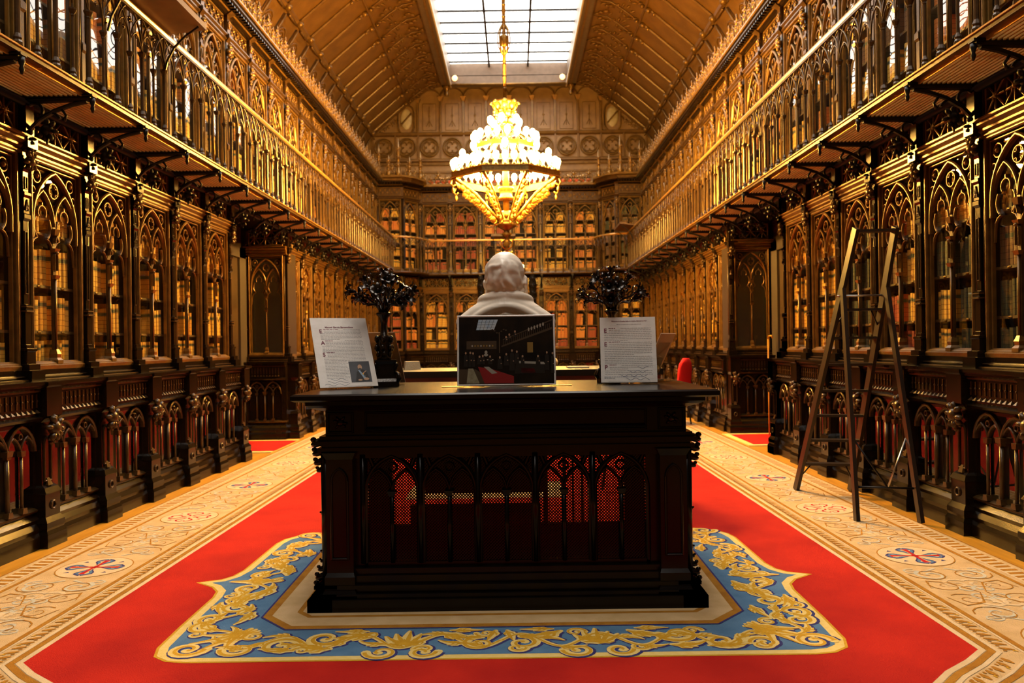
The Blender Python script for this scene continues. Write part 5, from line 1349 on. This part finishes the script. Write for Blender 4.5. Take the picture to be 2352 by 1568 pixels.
# ------------------------------------------------------------------ second table behind, papers, chairs
t = thing('reading_table', 'dark reading table with red leather edge standing behind the desk', 'table', (0, 6.75, CZ))
m = MB(); m.box(-1.27, 1.27, -.5, .5, 1.225, 1.275, 'black'); m.box(-1.25, 1.25, -.48, .48, 1.12, 1.225, 'redleather'); m.obj('table_top', t)
m = MB(); m.box(-.70, .24, -.42, -.38, .50, 1.12, 'desk'); m.obj('modesty_panel', t)
for sx in (-1, 1):
    for sy in (-1, 1):
        m = MB(); m.lathe([(.04, 0), (.05, .06), (.03, .1), (.028, .8), (.045, .9), (.05, 1.12)], (sx * 1.17, sy * .4, 0), 10, 'desk'); m.obj('leg', t)
TT = 1.275 + CZ
b = MB(); b.frus((-.07, .07, -.10, .10, 0), (-.06, .06, -.09, .09, .07), 'ivory'); o = b.obj('paper_tray'); o.location = (-.82, 6.9, TT); o.rotation_euler = (0, 0, .2); tag(o, 'cream paper tray on the reading table to the right of the left candelabrum', 'tray')
b = MB(); b.tube([(-.09, 0, .045), (.09, 0, .045)], .045, 14, 'ivory'); o = b.obj('paper_roll'); o.location = (.39, 6.8, TT); o.rotation_euler = (0, 0, 1.2); tag(o, 'pale rolled paper on the reading table just right of the picture', 'paper roll')
b = MB(); b.box(-.09, .09, -.12, .12, 0, .012, 'ivory'); o = b.obj('paper_stack'); o.location = (.62, 6.7, TT); tag(o, 'thin stack of cream paper on the reading table left of the right sheet', 'papers')
def chair(loc, rz, label, top, mt='redchair'):
    t = thing('chair', label, 'chair', loc, rz, 'red upholstered chairs')
    m = MB(); P = []
    for i in range(9):
        f = i / 8; z = .46 + (top - .46) * f; w = .235 * (1 if f < .75 else math.sqrt(max(.02, 1 - ((f - .75) / .27) ** 2))) * (.92 + .08 * math.sin(f * 3)); y = .20 + .07 * f
        P.append((w, y, z))
    vs = []
    for w, y, z in P:
        for k in range(12):
            a = 2 * PI * k / 12; vs.append((w * math.copysign(abs(math.cos(a)) ** .6, math.cos(a)), y + .035 * math.copysign(abs(math.sin(a)) ** .8, math.sin(a)), z))
    fs = [(i * 12 + k, i * 12 + (k + 1) % 12, (i + 1) * 12 + (k + 1) % 12, (i + 1) * 12 + k) for i in range(8) for k in range(12)] + [list(range(12))[::-1], [96 + k for k in range(12)]]
    m.add(vs, fs, mt, True); m.obj('backrest', t)
    m = MB(); m.frus((-.24, .24, -.24, .22, .42), (-.22, .22, -.22, .2, .50), mt); m.obj('seat', t)
    for sx in (-1, 1):
        m = MB(); m.tube([(sx * .25, .18, .52), (sx * .26, .1, .68), (sx * .26, -.12, .68), (sx * .25, -.16, .48)], .014, 8, 'black'); m.obj('armrest', t)
        for sy in (-1, 1): m = MB(); m.tube([(sx * .2, sy * .18, .43), (sx * .24, sy * .22, 0)], .015, 8, 'black'); m.obj('leg', t)
    return t
chair((2.92, 14.1, CZ), R(228), 'bright red upholstered chair standing at the right behind the desk', 1.19)
chair((1.26, 7.85, CZ), R(200), 'dark red chair half hidden behind the right text board', 1.20, 'redleather')
# cane pole by the right doorway
m = MB(); m.tube([(4.06, 12.30, .015), (4.16, 12.60, 1.52)], [.010, .014], 8, 'cane'); m.tube([(4.16, 12.60, 1.52), (4.165, 12.60, 1.57), (4.20, 12.56, 1.58), (4.21, 12.54, 1.54)], .014, 6, 'brass')
tag(m.obj('window_pole'), 'slender orange cane pole with brass hook leaning in the right doorway niche', 'pole')
# gothic canopy in the middle of the end wall
t = thing('gothic_canopy', 'black gothic clock canopy with two pinnacles at the centre of the end wall', 'canopy', (-.12, 22.35, 0))
m = MB(); m.box(-.68, .68, -.1, .35, 0, 2.9, 'black'); m.bar([(-.6, 1.2), (-.6, 2.5)] + arch(-.6, .6, 2.5, .9, 8)[1:-1] + [(.6, 2.5), (.6, 1.2)], .12, -.25, .0, 'black'); m.obj('canopy_body', t)
for s in (-1, 1):
    m = MB(); m.lathe([(.11, 0), (.11, 2.6), (.13, 2.65), (.09, 2.7), (.09, 3.1), (.12, 3.15), (.02, 3.72), (.03, 3.75), (0.005, 3.8)], (s * .73, -.12, 0), 8, 'black', smooth=False)
    for k in range(4): m.leaves((s * .73, -.24, 2.75 + k * .2), .10, 'black', 5, k, 1.)
    m.obj('pinnacle', t)
# step ladder
t = thing('step_ladder', 'tall dark wooden step ladder standing open by the right bookcases', 'ladder')
def rail_(m, a, b, w, d, mt='ladder'):
    a, b = Vector(a), Vector(b); n = (b - a).normalized(); s = Vector((1, 0, 0)); u = n.cross(s).normalized(); vs = []
    for p in (a, b):
        for e, f in ((-1, -1), (1, -1), (1, 1), (-1, 1)): vs.append(tuple(p + s * e * w / 2 + u * f * d / 2))
    m.add(vs, [(0, 3, 2, 1), (4, 5, 6, 7), (0, 1, 5, 4), (1, 2, 6, 5), (2, 3, 7, 6), (3, 0, 4, 7)], mt)
FL, FR = Vector((2.865, 7.80, .01)), Vector((3.365, 7.70, .01)); TL, TR = Vector((3.085, 6.85, 2.47)), Vector((3.405, 6.80, 2.47))
BL, BR = Vector((2.87, 6.42, .01)), Vector((3.345, 6.32, .01)); HL = FL.lerp(TL, .765); HR = FR.lerp(TR, .765)
for nm, a, b, w, d in (('rail', FL, TL, .032, .085), ('rail', FR, TR, .032, .085), ('support', BL, HL + Vector((0, -.05, .06)), .032, .06), ('support', BR, HR + Vector((0, -.05, .06)), .032, .06)):
    m = MB(); rail_(m, a, b, w, d); m.obj(nm, t)
for k, f in enumerate((.108, .207, .307, .405, .507, .607, .71, .985)):
    a, b = FL.lerp(TL, f), FR.lerp(TR, f); m = MB(); m.add([(a.x, a.y - .045, a.z), (b.x, b.y - .045, b.z), (b.x, b.y + .05, b.z), (a.x, a.y + .05, a.z)] + [(a.x, a.y - .045, a.z + .022), (b.x, b.y - .045, b.z + .022), (b.x, b.y + .05, b.z + .022), (a.x, a.y + .05, a.z + .022)], [(0, 3, 2, 1), (4, 5, 6, 7), (0, 1, 5, 4), (1, 2, 6, 5), (2, 3, 7, 6), (3, 0, 4, 7)], 'ladder'); m.obj('step', t)
    if k in (0, 6):
        m = MB(); m.tube([tuple(a + Vector((.09, 0, 0))), tuple(FL.lerp(TL, f - .06))], .007, 6, 'black'); m.obj('step_stay', t); m = MB(); m.tube([tuple(b - Vector((.09, 0, 0))), tuple(FR.lerp(TR, f - .06))], .007, 6, 'black'); m.obj('step_stay', t)
m = MB(); c1, c2 = BL.lerp(HL, .14), BR.lerp(HR, .14); m.tube([tuple(c1), tuple(c2)], .010, 6, 'black'); m.obj('cross_bar', t)
m = MB(); cm = c1.lerp(c2, .55); m.tube([tuple(BL.lerp(HL, .36)), tuple(cm)], .008, 6, 'black'); m.obj('brace', t); m = MB(); m.tube([tuple(BR.lerp(HR, .36)), tuple(cm)], .008, 6, 'steel'); m.obj('brace', t)
for a, b in ((BL, FL), (BR, FR)):
    h1, h2 = (HL, TL) if a is BL else (HR, TR)
m = MB(); m.tube([tuple(HL + Vector((-.03, 0, .0))), tuple(HR + Vector((.03, 0, .0)))], .009, 6, 'steel'); m.obj('hinge_bolt', t)
